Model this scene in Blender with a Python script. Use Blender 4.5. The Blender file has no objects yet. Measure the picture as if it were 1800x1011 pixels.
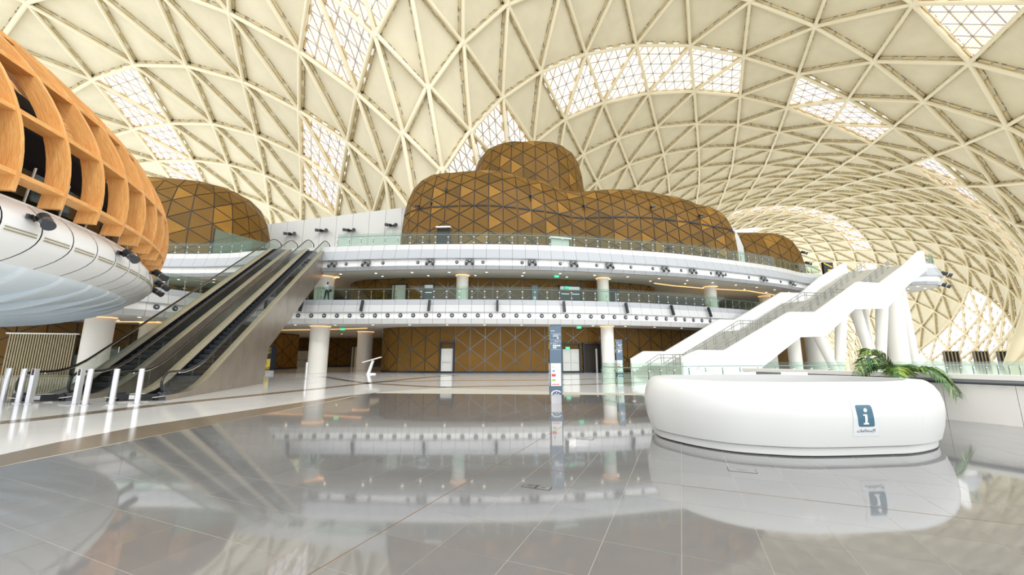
import bpy, bmesh, math, random
from math import sin, cos, pi, radians, hypot, sqrt, atan2
from mathutils import Vector, Matrix
random.seed(7)
SC = bpy.context.scene
COL = SC.collection

# ---------------------------------------------------------------- camera, sky, exposure
cam_d = bpy.data.cameras.new('camera'); cam = bpy.data.objects.new('camera', cam_d); COL.objects.link(cam)
cam.location = (0, 0, 1.5); cam.rotation_euler = (radians(100), 0, 0)
cam_d.sensor_width = 36; cam_d.lens = 36*690/1800; cam_d.clip_end = 1500
SC.camera = cam
W = bpy.data.worlds.new('sky'); SC.world = W; W.use_nodes = True
bg = W.node_tree.nodes['Background']; bg.inputs[0].default_value = (0.975, 0.99, 1.0, 1); bg.inputs[1].default_value = 1.15
sun_d = bpy.data.lights.new('sun', 'SUN'); sun = bpy.data.objects.new('sun', sun_d); COL.objects.link(sun)
sun_d.energy = .35; sun_d.angle = radians(3); sun_d.color = (1, .97, .92)
sun.rotation_euler = (radians(52), 0, radians(28))
SC.view_settings.view_transform = 'Standard'; SC.view_settings.look = 'None'
SC.view_settings.exposure = 0.78; SC.view_settings.gamma = 1; SC.view_settings.use_curve_mapping = False
SC.cycles.max_bounces = 8; SC.cycles.diffuse_bounces = 4; SC.cycles.glossy_bounces = 4
SC.cycles.transparent_max_bounces = 16; SC.cycles.transmission_bounces = 6
SC.cycles.use_denoising = True; SC.cycles.sample_clamp_indirect = 6
SC.cycles.caustics_reflective = False; SC.cycles.caustics_refractive = False

# ---------------------------------------------------------------- materials
def srgb(r, g, b):
    f = lambda v: (v/255/12.92) if v/255 <= .04045 else ((v/255+.055)/1.055)**2.4
    return (f(r), f(g), f(b), 1)
def mat(name, col, rough=.5, metal=0, spec=.5, emit=None, es=0, noise=None, coat=0, bump=0, bscale=20):
    m = bpy.data.materials.new(name); m.use_nodes = True; nt = m.node_tree; b = nt.nodes['Principled BSDF']
    c = srgb(*col); b.inputs['Base Color'].default_value = c
    b.inputs['Roughness'].default_value = rough; b.inputs['Metallic'].default_value = metal
    b.inputs['Specular IOR Level'].default_value = spec; b.inputs['Coat Weight'].default_value = coat
    if emit: b.inputs['Emission Color'].default_value = srgb(*emit); b.inputs['Emission Strength'].default_value = es
    if noise:
        sc, amt = noise[:2]
        tc = nt.nodes.new('ShaderNodeTexCoord'); mp = nt.nodes.new('ShaderNodeMapping'); n = nt.nodes.new('ShaderNodeTexNoise')
        if len(noise) > 2: mp.inputs['Scale'].default_value = noise[2]
        nt.links.new(tc.outputs['Object'], mp.inputs[0]); nt.links.new(mp.outputs[0], n.inputs[0])
        n.inputs['Scale'].default_value = sc; n.inputs['Detail'].default_value = 5
        r = nt.nodes.new('ShaderNodeValToRGB')
        r.color_ramp.elements[0].position = .3; r.color_ramp.elements[1].position = .7
        r.color_ramp.elements[0].color = [v*(1-amt) for v in c[:3]]+[1]; r.color_ramp.elements[1].color = [min(1, v*(1+amt)) for v in c[:3]]+[1]
        nt.links.new(n.outputs[0], r.inputs[0]); nt.links.new(r.outputs[0], b.inputs['Base Color'])
    if bump:
        tc = nt.nodes.new('ShaderNodeTexCoord'); n = nt.nodes.new('ShaderNodeTexNoise'); n.inputs['Scale'].default_value = bscale
        bp = nt.nodes.new('ShaderNodeBump'); bp.inputs['Strength'].default_value = bump
        nt.links.new(tc.outputs['Object'], n.inputs[0]); nt.links.new(n.outputs[0], bp.inputs['Height']); nt.links.new(bp.outputs[0], b.inputs['Normal'])
    return m
M = {}
M['shell'] = mat('cream_panel', (221, 213, 186), .7, noise=(.35, .05))
M['tube'] = mat('cream_painted_steel', (234, 225, 196), .45)
M['cleat'] = mat('cream_bracket', (216, 200, 162), .6)
M['gap_shade_and_collar'] = mat('gap_shade_and_collar', (84, 74, 58), .6)  # shade of the bracket gaps as a colour; node collars share it
M['rail_steel'] = mat('grey_rail_steel', (140, 148, 146), .3, .5)
M['spot_grey'] = mat('grey_lamp_body', (92, 98, 100), .45)
M['stair_stone'] = mat('stair_stone', (206, 203, 192), .5)
M['gold'] = mat('bronze_mesh', (114, 83, 33), .5, .1, .2, noise=(.6, .1), bump=.05, bscale=60)
M['gold2'] = mat('bright_bronze', (144, 105, 42), .5, .1, .2, noise=(.6, .1))
M['gold3'] = mat('dark_bronze', (98, 73, 31), .5, .1, .2, noise=(.6, .12))
M['joint'] = mat('dark_steel_joint', (46, 41, 36), .4, .3)
M['grayjoint'] = mat('grey_steel_joint', (96, 92, 88), .25, .8)
M['white'] = mat('white_gloss_cladding', (203, 204, 204), .25, coat=.1)
M['white2'] = mat('white_cladding_grey', (174, 178, 183), .35)
M['plaster'] = mat('white_plaster', (205, 206, 203), .6)
M['hull'] = mat('white_hull', (246, 247, 247), .35)
M['belly'] = mat('pale_blue_white_petal', (228, 238, 246), .5)
M['desk'] = mat('white_desk_shell', (226, 227, 225), .3)
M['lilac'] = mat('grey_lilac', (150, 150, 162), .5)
M['bright'] = mat('bright_white_paint', (248, 248, 246), .4)
M['soffit'] = mat('grey_soffit', (204, 201, 195), .45)
M['slabtop'] = mat('pale_stone', (200, 196, 190), .25)
M['tile'] = mat('grey_porcelain', (126, 126, 126), .05, spec=.9, coat=.2, noise=(1.2, .05, (1, 1, 1)))
M['tile2'] = mat('grey_porcelain_light', (130, 130, 130), .05, spec=.9, coat=.2, noise=(1.2, .05))
M['grout'] = mat('pale_grout', (186, 182, 170), .6)
M['joint_rust'] = mat('rust_joint', (120, 92, 66), .6)
M['cream_floor'] = mat('cream_marble', (238, 238, 236), .08, spec=.5, noise=(.8, .04))
M['brown_strip'] = mat('brown_granite', (132, 118, 100), .14, noise=(30, .22))
M['steel'] = mat('brushed_steel', (186, 178, 168), .3, .75, noise=(2, .08, (1, 1, 8)))
M['steelpanel'] = mat('escalator_cladding', (172, 163, 151), .3, .65, noise=(1.2, .12))
M['chrome'] = mat('polished_steel', (225, 225, 228), .12, 1)
M['alu'] = mat('satin_aluminium', (222, 222, 226), .28, .6)
M['rubber'] = mat('black_rubber', (20, 21, 24), .3)
M['black'] = mat('black_metal', (16, 17, 20), .35)
M['step'] = mat('dark_step', (44, 48, 54), .4, .5)
M['stepedge'] = mat('step_edge', (74, 82, 92), .35, .6)
M['darkgrey'] = mat('charcoal', (58, 62, 68), .4)
M['speaker'] = mat('speaker_grille', (38, 42, 48), .5)
M['column'] = mat('white_column', (240, 237, 230), .35)
M['skin'] = mat('skin', (110, 72, 52), .6)
M['hair'] = mat('hair', (20, 16, 14), .6)
M['cloth_white'] = mat('white_cloth', (225, 228, 232), .8)
M['cloth_dark'] = mat('dark_trousers', (50, 66, 92), .8)
M['cloth_blue'] = mat('blue_shirt', (20, 130, 200), .8)
M['door'] = mat('pale_door', (206, 208, 204), .4)
M['doorframe'] = mat('dark_door_frame', (52, 54, 60), .35, .4)
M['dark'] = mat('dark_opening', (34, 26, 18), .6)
M['nozzle'] = mat('nozzle_grey', (120, 126, 134), .35, .5)
M['slat'] = mat('gate_slat', (168, 156, 124), .5, .2)
M['totem'] = mat('slate_blue_sign', (96, 118, 138), .25)
M['totem_dark'] = mat('dark_sign_face', (52, 52, 56), .3)
M['navy'] = mat('navy_sign', (24, 32, 44), .3)
M['print_white'] = mat('white_print', (240, 240, 240), .5)
M['print_yellow'] = mat('yellow_print', (230, 208, 70), .5)
M['print_red'] = mat('red_print', (222, 84, 72), .5)
M['print_green'] = mat('green_print', (168, 204, 60), .5)
M['print_blue'] = mat('blue_print', (60, 130, 200), .5)
M['info'] = mat('teal_info_square', (72, 112, 132), .35)
M['info_text'] = mat('slate_lettering', (92, 100, 124), .5)
M['sheet'] = mat('clear_sheet_backing', (224, 227, 229), .15)
M['leaf'] = mat('palm_leaf', (62, 104, 44), .45, noise=(6, .35))
M['leaf2'] = mat('palm_leaf_light', (148, 172, 78), .45)
M['trunk'] = mat('palm_stem', (110, 120, 60), .7)
M['pot'] = mat('white_pot', (225, 222, 215), .4)
M['soil'] = mat('soil', (60, 44, 32), .9)
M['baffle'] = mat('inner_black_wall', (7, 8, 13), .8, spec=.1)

M['wire'] = mat('skylight_mullion', (190, 182, 172), .5)
M['green_sign'] = mat('green_exit_sign', (20, 190, 130), .4, emit=(40, 220, 160), es=.7)
M['lamp'] = mat('downlight', (255, 240, 220), .4, emit=(255, 238, 210), es=3)
M['warm'] = mat('warm_strip', (255, 190, 120), .4, emit=(255, 190, 125), es=1.0)
M['red'] = mat('red_light', (200, 30, 30), .4)
def wood(name, c1, c2):
    m = bpy.data.materials.new(name); m.use_nodes = True; nt = m.node_tree; b = nt.nodes['Principled BSDF']; L = nt.links.new
    tc = nt.nodes.new('ShaderNodeTexCoord'); mp = nt.nodes.new('ShaderNodeMapping'); mp.inputs['Scale'].default_value = (30, 2.2, 1)
    n = nt.nodes.new('ShaderNodeTexNoise'); n.inputs['Scale'].default_value = 1.0; n.inputs['Detail'].default_value = 6; n.inputs['Distortion'].default_value = 1.2
    r = nt.nodes.new('ShaderNodeValToRGB'); r.color_ramp.elements[0].position = .35; r.color_ramp.elements[1].position = .68
    r.color_ramp.elements[0].color = srgb(*c1); r.color_ramp.elements[1].color = srgb(*c2)
    L(tc.outputs['UV'], mp.inputs[0]); L(mp.outputs[0], n.inputs[0]); L(n.outputs[0], r.inputs[0])
    # small dark knots
    mp2 = nt.nodes.new('ShaderNodeMapping'); mp2.inputs['Scale'].default_value = (16, 5, 1); v = nt.nodes.new('ShaderNodeTexVoronoi')
    lt = nt.nodes.new('ShaderNodeMath'); lt.operation = 'LESS_THAN'; lt.inputs[1].default_value = .07
    L(tc.outputs['UV'], mp2.inputs[0]); L(mp2.outputs[0], v.inputs[0]); L(v.outputs['Distance'], lt.inputs[0])
    mx = nt.nodes.new('ShaderNodeMix'); mx.data_type = 'RGBA'; mx.inputs['B'].default_value = srgb(120, 74, 34)
    L(lt.outputs[0], mx.inputs['Factor']); L(r.outputs[0], mx.inputs['A']); L(mx.outputs['Result'], b.inputs['Base Color'])
    b.inputs['Roughness'].default_value = .38
    return m
M['wood'] = wood('larch_timber', (226, 156, 84), (246, 196, 128))
def glass(name, col, refl=.08, tint=.9):
    m = bpy.data.materials.new(name); m.use_nodes = True; nt = m.node_tree; nt.nodes.clear()
    o = nt.nodes.new('ShaderNodeOutputMaterial'); t = nt.nodes.new('ShaderNodeBsdfTransparent'); t.inputs[0].default_value = col
    g = nt.nodes.new('ShaderNodeBsdfGlossy'); g.inputs['Roughness'].default_value = .02
    x = nt.nodes.new('ShaderNodeMixShader'); fr = nt.nodes.new('ShaderNodeLayerWeight'); fr.inputs[0].default_value = .5
    pw_ = nt.nodes.new('ShaderNodeMath'); pw_.operation = 'POWER'; pw_.inputs[1].default_value = 4
    ma = nt.nodes.new('ShaderNodeMath'); ma.operation = 'MULTIPLY_ADD'; ma.inputs[1].default_value = .5*refl; ma.inputs[2].default_value = .04*refl
    nt.links.new(fr.outputs['Facing'], pw_.inputs[0]); nt.links.new(pw_.outputs[0], ma.inputs[0]); nt.links.new(ma.outputs[0], x.inputs[0])
    nt.links.new(t.outputs[0], x.inputs[1]); nt.links.new(g.outputs[0], x.inputs[2]); nt.links.new(x.outputs[0], o.inputs[0])
    return m
M['glass'] = glass('balustrade_glass', (.80, .90, .85, 1), .8)
M['glass2'] = glass('escalator_glass', (.88, .91, .88, 1), 1.2)
M['darkglass'] = mat('dark_glass', (28, 32, 34), .08, spec=.7)
def pane_mat(name, dots):
    m = bpy.data.materials.new(name); m.use_nodes = True; nt = m.node_tree; nt.nodes.clear(); L = nt.links.new
    def math_(op, a, b=None):
        n = nt.nodes.new('ShaderNodeMath'); n.operation = op
        for k, v in ((0, a), (1, b)):
            if v is None: continue
            if isinstance(v, (int, float)): n.inputs[k].default_value = v
            else: L(v, n.inputs[k])
        return n.outputs[0]
    o = nt.nodes.new('ShaderNodeOutputMaterial'); t = nt.nodes.new('ShaderNodeBsdfTransparent'); t.inputs[0].default_value = (.97, .96, .97, 1)
    d = nt.nodes.new('ShaderNodeBsdfTranslucent'); d.inputs[0].default_value = srgb(255, 196, 110)
    x = nt.nodes.new('ShaderNodeMixShader')
    if dots:
        uv = nt.nodes.new('ShaderNodeUVMap'); s = nt.nodes.new('ShaderNodeSeparateXYZ'); L(uv.outputs[0], s.inputs[0])
        N = 26.0
        a = math_('SUBTRACT', math_('FRACT', math_('MULTIPLY', s.outputs[0], N)), .5)
        b = math_('SUBTRACT', math_('FRACT', math_('MULTIPLY', s.outputs[1], N)), .5)
        q = math_('ADD', math_('ADD', math_('MULTIPLY', a, a), math_('MULTIPLY', b, b)), math_('MULTIPLY', a, b))
        L(math_('LESS_THAN', q, .06), x.inputs[0])
    else: x.inputs[0].default_value = .02
    L(t.outputs[0], x.inputs[1]); L(d.outputs[0], x.inputs[2]); L(x.outputs[0], o.inputs[0])
    return m
M['pane_dot'] = pane_mat('perforated_skylight_pane', True)
M['pane'] = pane_mat('clear_skylight_pane', False)

# ---------------------------------------------------------------- helpers
class MB:
    def __init__(s): s.v = []; s.f = []; s.mi = []; s.mats = []; s.uv = None
    def m(s, k):
        if k not in s.mats: s.mats.append(k)
        return s.mats.index(k)
    def face(s, pts, k='white'):
        n = len(s.v); s.v += [tuple(p) for p in pts]; s.f.append(tuple(range(n, n+len(pts)))); s.mi.append(s.m(k))
    def mesh_(s, vs, fs, k):
        n = len(s.v); s.v += [tuple(p) for p in vs]; i = s.m(k)
        for f in fs: s.f.append(tuple(n+q for q in f)); s.mi.append(i)
    def box(s, c, d, k='white', R=None, top=1.0):
        x, y, z = d[0]/2, d[1]/2, d[2]/2
        vs = [Vector((sx*x*(top if sz > 0 else 1), sy*y*(top if sz > 0 else 1), sz*z)) for sz in (-1, 1) for sx, sy in ((-1, -1), (1, -1), (1, 1), (-1, 1))]
        if R is not None: vs = [R @ v for v in vs]
        s.mesh_([v+Vector(c) for v in vs], [(3, 2, 1, 0), (4, 5, 6, 7), (0, 1, 5, 4), (1, 2, 6, 5), (2, 3, 7, 6), (3, 0, 4, 7)], k)
    def tube(s, pts, r, k='chrome', n=8, caps=True, r2=None):
        pts = [Vector(p) for p in pts]; rings = []; up = None; m = len(pts)
        for i, p in enumerate(pts):
            d = (pts[min(i+1, m-1)]-pts[max(i-1, 0)]).normalized()
            if up is None: up = Vector((0, 0, 1)) if abs(d.z) < .95 else Vector((1, 0, 0))
            a = d.cross(up).normalized(); b = a.cross(d).normalized(); up = b
            rr = r if r2 is None else r+(r2-r)*i/max(1, m-1)
            rings.append([p+(a*cos(2*pi*q/n)+b*sin(2*pi*q/n))*rr for q in range(n)])
        vs = [v for R in rings for v in R]; fs = []
        for i in range(m-1):
            for q in range(n): fs.append((i*n+q, i*n+(q+1) % n, (i+1)*n+(q+1) % n, (i+1)*n+q))
        if caps: fs.append(tuple(range(n-1, -1, -1))); fs.append(tuple((m-1)*n+q for q in range(n)))
        s.mesh_(vs, fs, k)
    def lathe(s, prof, c=(0, 0, 0), k='white', n=24):
        vs = []; fs = []; m = len(prof)
        for r, z in prof:
            for q in range(n): vs.append((c[0]+r*cos(2*pi*q/n), c[1]+r*sin(2*pi*q/n), c[2]+z))
        for i in range(m-1):
            for q in range(n): fs.append((i*n+q, i*n+(q+1) % n, (i+1)*n+(q+1) % n, (i+1)*n+q))
        fs.append(tuple(range(n-1, -1, -1))); fs.append(tuple((m-1)*n+q for q in range(n)))
        s.mesh_(vs, fs, k)
    def prism(s, poly, z0, z1, k='white'):
        n = len(poly); vs = [(p[0], p[1], z0) for p in poly]+[(p[0], p[1], z1) for p in poly]
        s.mesh_(vs, [tuple(range(n-1, -1, -1)), tuple(range(n, 2*n))]+[(i, (i+1) % n, n+(i+1) % n, n+i) for i in range(n)], k)
    def slab(s, poly, d, k='white'):
        """polygon of 3-D points thickened along vector d"""
        n = len(poly); P = [Vector(p) for p in poly]; d = Vector(d)
        s.mesh_(P+[p+d for p in P], [tuple(range(n-1, -1, -1)), tuple(range(n, 2*n))]+[(i, (i+1) % n, n+(i+1) % n, n+i) for i in range(n)], k)
    def data(s, name, smooth=False):
        me = bpy.data.meshes.new(name); me.from_pydata(s.v, [], s.f)
        for k in s.mats: me.materials.append(M[k])
        me.polygons.foreach_set('material_index', s.mi)
        if smooth: me.polygons.foreach_set('use_smooth', [True]*len(me.polygons))
        if s.uv:
            l = me.uv_layers.new(name='UVMap'); fl = []
            for u in s.uv: fl += u
            l.data.foreach_set('uv', fl)
        me.update(); return me
    def build(s, name, parent=None, smooth=False, **kw): return obj(name, s.data(name, smooth), parent, **kw)
def obj(name, me, parent=None, label=None, cat=None, group=None, kind=None, loc=None, rz=None, mw=None):
    o = bpy.data.objects.new(name, me); COL.objects.link(o)
    if parent is not None: o.parent = parent
    if loc is not None: o.location = loc
    if rz is not None: o.rotation_euler = (0, 0, rz)
    if mw is not None: o.matrix_local = mw
    if label: o['label'] = label
    if cat: o['category'] = cat
    if group: o['group'] = group
    if kind: o['kind'] = kind
    return o
def thing(name, label, cat, loc=(0, 0, 0), rz=0, group=None, kind=None): return obj(name, None, None, label, cat, group, kind, loc, rz)
def copy_tree(o, parent=None):
    c = o.copy(); COL.objects.link(c)
    if parent is not None: c.parent = parent
    for ch in list(o.children): copy_tree(ch, c)
    return c
def smooth_shade(o, ang=40):
    o.data.polygons.foreach_set('use_smooth', [True]*len(o.data.polygons))
    try: o.data.set_sharp_from_angle(angle=radians(ang))
    except Exception: pass
ORD = ['first', 'second', 'third', 'fourth', 'fifth', 'sixth', 'seventh', 'eighth', 'ninth', 'tenth', 'eleventh', 'twelfth', 'thirteenth', 'fourteenth', 'fifteenth', 'sixteenth']
def catmull(pts, step, closed=False):
    P = [Vector(p) for p in pts]; n = len(P); dense = []
    for i in range(n if closed else n-1):
        if closed: a, b, c, d = P[i-1], P[i], P[(i+1) % n], P[(i+2) % n]
        else: a, b, c, d = P[max(i-1, 0)], P[i], P[i+1], P[min(i+2, n-1)]
        for k in range(16):
            t = k/16; dense.append(.5*((2*b)+(c-a)*t+(2*a-5*b+4*c-d)*t*t+(3*b-a-3*c+d)*t**3))
    dense.append(P[0] if closed else P[-1])
    L = [0]
    for i in range(1, len(dense)): L.append(L[-1]+(dense[i]-dense[i-1]).length)
    m = max(1, round(L[-1]/step)); out = []; j = 0
    for q in range(m if closed else m+1):
        s_ = L[-1]*q/m
        while j < len(L)-2 and L[j+1] < s_: j += 1
        f = (s_-L[j])/max(1e-9, L[j+1]-L[j]); out.append(dense[j].lerp(dense[j+1], min(1, max(0, f))))
    return out
def normals2d(C, closed=False):
    n = len(C); N = []
    for i in range(n):
        a = C[i-1] if (closed or i > 0) else C[i]; b = C[(i+1) % n] if (closed or i < n-1) else C[i]
        t = (b-a).normalized(); N.append(Vector((t.y, -t.x)))
    return N
CAM = Vector((0, 0, 1.5))
def spx(p):
    """pixels per metre at p, and whether p is in front of the camera"""
    d = p[1]*cos(radians(10))+(p[2]-1.5)*sin(radians(10))
    return (690/d if d > .1 else 0), abs(p[0]) < d*1.4
SHELL={
 -9:(-7,[(-106.5,69.7,39.1),(-101.4,59.5,39.7),(-97.6,49.2,41.8),(-95.3,38.4,45.2)]),
 -8:(-9,[(-106.6,88.3,45.8),(-100.9,78.5,44.4),(-96.0,68.2,44.6),(-91.8,57.6,46.3),(-88.6,46.4,49.1),(-86.6,34.8,52.5)]),
 -7:(-10,[(-100.6,97.6,48.2),(-94.9,87.6,47.3),(-89.9,77.1,47.3),(-85.7,66.0,48.5),(-81.8,54.8,51.2),(-79.2,42.6,54.3),(-76.2,31.4,57.5)]),
 -6:(-11,[(-94.5,106.9,47.6),(-89.1,96.6,47.2),(-83.7,86.1,47.6),(-79.0,75.0,48.9),(-75.3,63.0,51.1),(-72.4,50.4,54.1),(-68.6,39.3,57.4),(-64.2,29.1,60.3)]),
 -5:(-12,[(-88.5,115.8,43.8),(-83.6,105.3,44.2),(-78.4,94.7,45.1),(-73.2,83.9,46.6),(-68.7,72.4,48.5),(-65.0,60.2,51.7),(-61.2,48.5,55.0),(-57.1,37.6,58.1),(-51.4,28.2,60.7)]),
 -4:(-12,[(-78.4,113.5,38.7),(-73.3,103.0,40.3),(-68.1,92.4,42.1),(-63.0,81.6,44.3),(-58.4,70.3,47.0),(-54.4,58.7,50.2),(-50.5,47.1,53.7),(-45.4,37.7,56.4),(-38.8,29.1,58.9),(-30.5,21.2,61.4)]),
 -3:(-12,[(-68.8,110.8,33.4),(-63.6,100.4,35.7),(-58.4,90.1,38.1),(-53.1,79.6,40.8),(-48.4,68.9,43.6),(-44.1,58.2,46.8),(-39.6,48.1,49.8),(-34.2,39.2,52.6),(-27.8,31.3,55.4),(-19.8,25.1,58.5),(-9.6,21.3,61.8),(2.1,20.2,64.2),(14.2,20.9,64.6),(26.2,22.5,62.6),(37.5,24.5,58.0),(48.0,26.8,51.4),(57.6,29.8,43.3),(66.2,34.0,34.3),(73.7,39.4,25.1),(80.1,46.1,16.3)]),
 -2:(-12,[(-59.7,107.7,27.6),(-54.4,97.8,30.4),(-49.0,88.0,33.1),(-43.8,78.0,35.8),(-39.0,68.0,38.9),(-34.4,58.4,41.6),(-29.7,49.2,44.5),(-24.3,41.1,47.6),(-19.0,35.0,51.0),(-12.0,31.3,55.5),(-3.2,30.0,60.2),(7.3,30.4,63.5),(18.6,31.6,64.2),(30.1,33.2,62.1),(41.4,35.0,57.4),(52.2,37.0,51.1),(62.2,39.8,43.5),(71.1,44.1,35.1),(79.1,49.6,26.8),(86.7,56.0,19.1),(94.0,63.1,11.9),(101.3,70.7,5.5)]),
 -1:(-12,[(-51.2,104.5,21.2),(-45.7,95.1,24.3),(-40.4,85.7,27.1),(-35.3,76.1,29.9),(-30.5,66.6,32.7),(-25.7,57.7,35.5),(-21.3,49.8,38.2),(-17.1,43.6,41.8),(-12.7,40.3,46.8),(-6.2,39.2,53.1),(2.2,39.7,58.9),(12.1,40.9,62.4),(23.0,42.4,63.0),(34.4,44.0,60.8),(45.7,45.5,56.6),(56.7,47.2,50.9),(66.9,50.2,44.0),(76.1,54.5,36.6),(84.9,59.3,29.7),(93.3,65.1,23.0),(101.6,71.2,16.7),(109.8,77.6,10.8)]),
 0:(-11,[(-37.8,92.1,17.4),(-32.9,82.6,20.1),(-28.0,73.2,22.8),(-23.2,64.0,25.5),(-18.6,55.8,28.6),(-14.7,49.9,31.9),(-11.3,47.2,36.9),(-7.1,47.2,43.8),(-1.1,48.3,51.2),(7.2,50.0,57.1),(16.9,51.8,60.4),(27.8,53.3,61.2),(38.9,54.9,59.3),(50.2,56.2,55.8),(61.0,58.1,50.9),(71.4,60.8,45.4),(81.4,64.3,39.3),(90.8,68.7,33.4),(100.0,73.7,27.5),(109.2,78.9,22.0),(118.1,84.7,16.5),(126.4,91.6,10.9),(133.6,99.5,5.4),(139.4,108.2,-0.1),(144.0,117.6,-5.2),(147.6,127.4,-9.7),(150.2,137.6,-13.8),(152.1,147.9,-17.6)]),
 1:(-10,[(-26.7,78.6,12.1),(-22.2,68.5,14.4),(-17.5,59.8,17.3),(-13.1,53.3,21.2),(-9.7,50.9,26.9),(-6.5,52.4,33.7),(-2.0,55.5,41.5),(4.4,58.6,48.7),(12.6,61.1,54.4),(22.4,62.8,57.9),(33.1,64.2,59.1),(43.9,65.5,58.1),(55.0,66.8,55.4),(65.8,68.7,51.6),(76.4,71.2,47.2),(86.8,74.2,42.5),(96.9,77.8,37.5),(106.9,81.9,32.6),(116.6,86.6,27.6),(125.9,92.0,22.3),(134.4,98.4,16.8),(141.7,105.9,11.0),(147.8,114.3,5.2),(152.8,123.5,-0.2),(156.7,133.1,-5.1),(159.5,143.1,-9.7),(161.4,153.3,-14.2),(162.3,163.6,-18.7)]),
 2:(-9,[(-18.2,62.4,5.2),(-11.8,54.6,9.2),(-7.2,52.2,15.2),(-4.0,55.1,22.7),(-0.9,60.2,31.0),(3.3,65.0,39.3),(9.7,68.8,46.7),(18.1,71.5,52.3),(28.1,73.3,55.9),(38.5,74.7,57.5),(49.1,75.9,57.4),(60.1,77.3,55.6),(70.9,79.2,52.8),(81.6,81.4,49.4),(92.3,84.1,45.7),(102.8,87.2,41.7),(113.4,90.6,37.5),(123.4,94.9,32.9),(133.0,99.9,27.9),(141.8,105.9,22.5),(149.4,113.0,16.6),(155.7,121.2,10.5),(161.0,130.0,5.1),(165.1,139.5,-0.2),(168.0,149.5,-5.4),(169.8,159.7,-10.3),(170.6,170.1,-14.9),(170.5,180.6,-19.3)]),
 3:(-8,[(-4.4,49.6,2.6),(-0.1,55.9,10.8),(2.3,62.9,19.6),(4.3,69.5,28.6),(8.3,75.0,37.4),(14.9,78.9,45.0),(23.6,81.6,50.6),(33.4,83.4,54.6),(43.7,85.0,56.6),(54.4,86.2,57.2),(65.2,87.6,56.2),(76.0,89.4,54.4),(86.9,91.4,52.0),(97.7,93.9,49.0),(108.5,96.7,45.8),(119.2,99.9,42.2),(129.6,103.8,38.1),(139.4,108.4,33.3),(148.4,114.1,28.2),(156.3,120.8,22.5),(163.0,128.6,16.3),(168.5,137.4,10.4),(172.6,146.8,4.7),(175.4,156.8,-0.7),(177.2,167.1,-5.8),(178.0,177.5,-10.7),(177.9,188.0,-15.3)]),
 4:(-5,[(8.6,79.8,26.7),(13.0,85.1,35.8),(20.0,88.9,43.4),(28.8,91.5,49.3),(38.7,93.5,53.4),(48.8,95.1,56.0),(59.3,96.5,57.1),(70.1,97.8,57.2),(81.0,99.5,56.2),(91.9,101.5,54.6),(102.8,103.8,52.4),(113.7,106.4,49.8),(124.4,109.6,46.8),(134.9,113.2,43.0),(144.9,117.7,38.7),(154.0,123.2,33.7),(162.2,129.6,28.2),(169.2,137.1,22.3),(174.8,145.6,16.2),(178.9,155.0,10.3),(181.8,165.0,4.5),(183.7,175.1,-0.8),(184.6,185.4,-6.0),(184.9,195.8,-11.2)]),
 5:(-5,[(12.3,90.4,25.3),(17.5,95.4,34.3),(25.0,98.9,41.9),(34.0,101.5,47.9),(43.6,103.5,52.5),(53.6,105.1,55.6),(64.2,106.5,57.3),(74.9,108.0,58.0),(85.6,109.7,57.9),(96.6,111.6,57.1),(107.4,113.8,55.8),(118.3,116.4,53.8),(129.0,119.5,51.0),(139.4,123.2,47.7),(149.3,127.7,43.6),(158.6,133.1,39.0),(166.9,139.3,33.9),(174.1,146.6,28.2),(179.8,154.9,22.1),(184.2,164.0,16.0),(187.3,173.8,10.0),(189.2,183.8,4.5),(190.5,193.9,-1.2),(191.5,203.8,-7.1)]),
 6:(-5,[(15.5,101.2,24.2),(21.9,105.6,32.8),(29.6,109.0,40.4),(38.5,111.6,46.6),(48.0,113.6,51.5),(58.2,115.2,55.0),(68.6,116.6,57.4),(79.1,118.2,58.9),(89.8,119.9,59.6),(100.5,121.9,59.6),(111.4,124.0,58.8),(122.2,126.7,57.2),(132.8,129.8,54.9),(143.1,133.7,51.9),(152.9,138.3,48.2),(162.1,143.6,44.0),(170.4,149.9,39.1),(177.7,157.0,33.6),(183.8,165.0,27.8),(188.5,173.7,21.6),(191.7,183.2,15.6),(193.9,193.0,9.7),(195.9,202.7,3.6),(197.9,212.0,-2.9),(200.2,221.0,-9.6),(202.9,229.8,-16.5)]),
 7:(-4,[(26.0,115.9,31.3),(33.8,119.2,38.8),(42.5,121.7,45.3),(52.0,123.6,50.5),(62.1,125.2,54.5),(72.5,126.8,57.5),(83.0,128.5,59.5),(93.3,130.4,60.9),(103.9,132.3,61.5),(114.6,134.6,61.3),(125.3,137.2,60.3),(135.7,140.5,58.3),(145.9,144.5,55.7),(155.5,149.2,52.4),(164.6,154.7,48.5),(172.9,160.9,43.9),(180.3,167.9,38.8),(186.6,175.7,33.1),(191.6,184.1,27.1),(195.1,193.3,21.1),(198.0,202.6,14.8),(200.8,211.8,8.2),(203.7,220.7,1.4),(206.9,229.3,-5.5)]),
 8:(-2,[(46.1,132.0,44.0),(55.7,133.5,49.5),(65.8,135.2,53.9),(76.1,136.9,57.3),(86.1,139.0,59.7),(96.3,141.0,61.7),(106.7,143.0,62.9),(117.2,145.3,63.2),(127.6,148.2,62.6),(137.8,151.6,61.3),(147.7,155.7,59.2),(157.3,160.5,56.1),(166.4,166.1,52.4),(174.6,172.4,48.2),(182.0,179.4,43.6),(188.4,186.9,38.1),(193.5,195.2,32.2),(197.6,203.9,26.0),(201.4,212.6,19.5),(205.0,221.3,12.7),(208.8,229.8,5.7)]),
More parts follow.
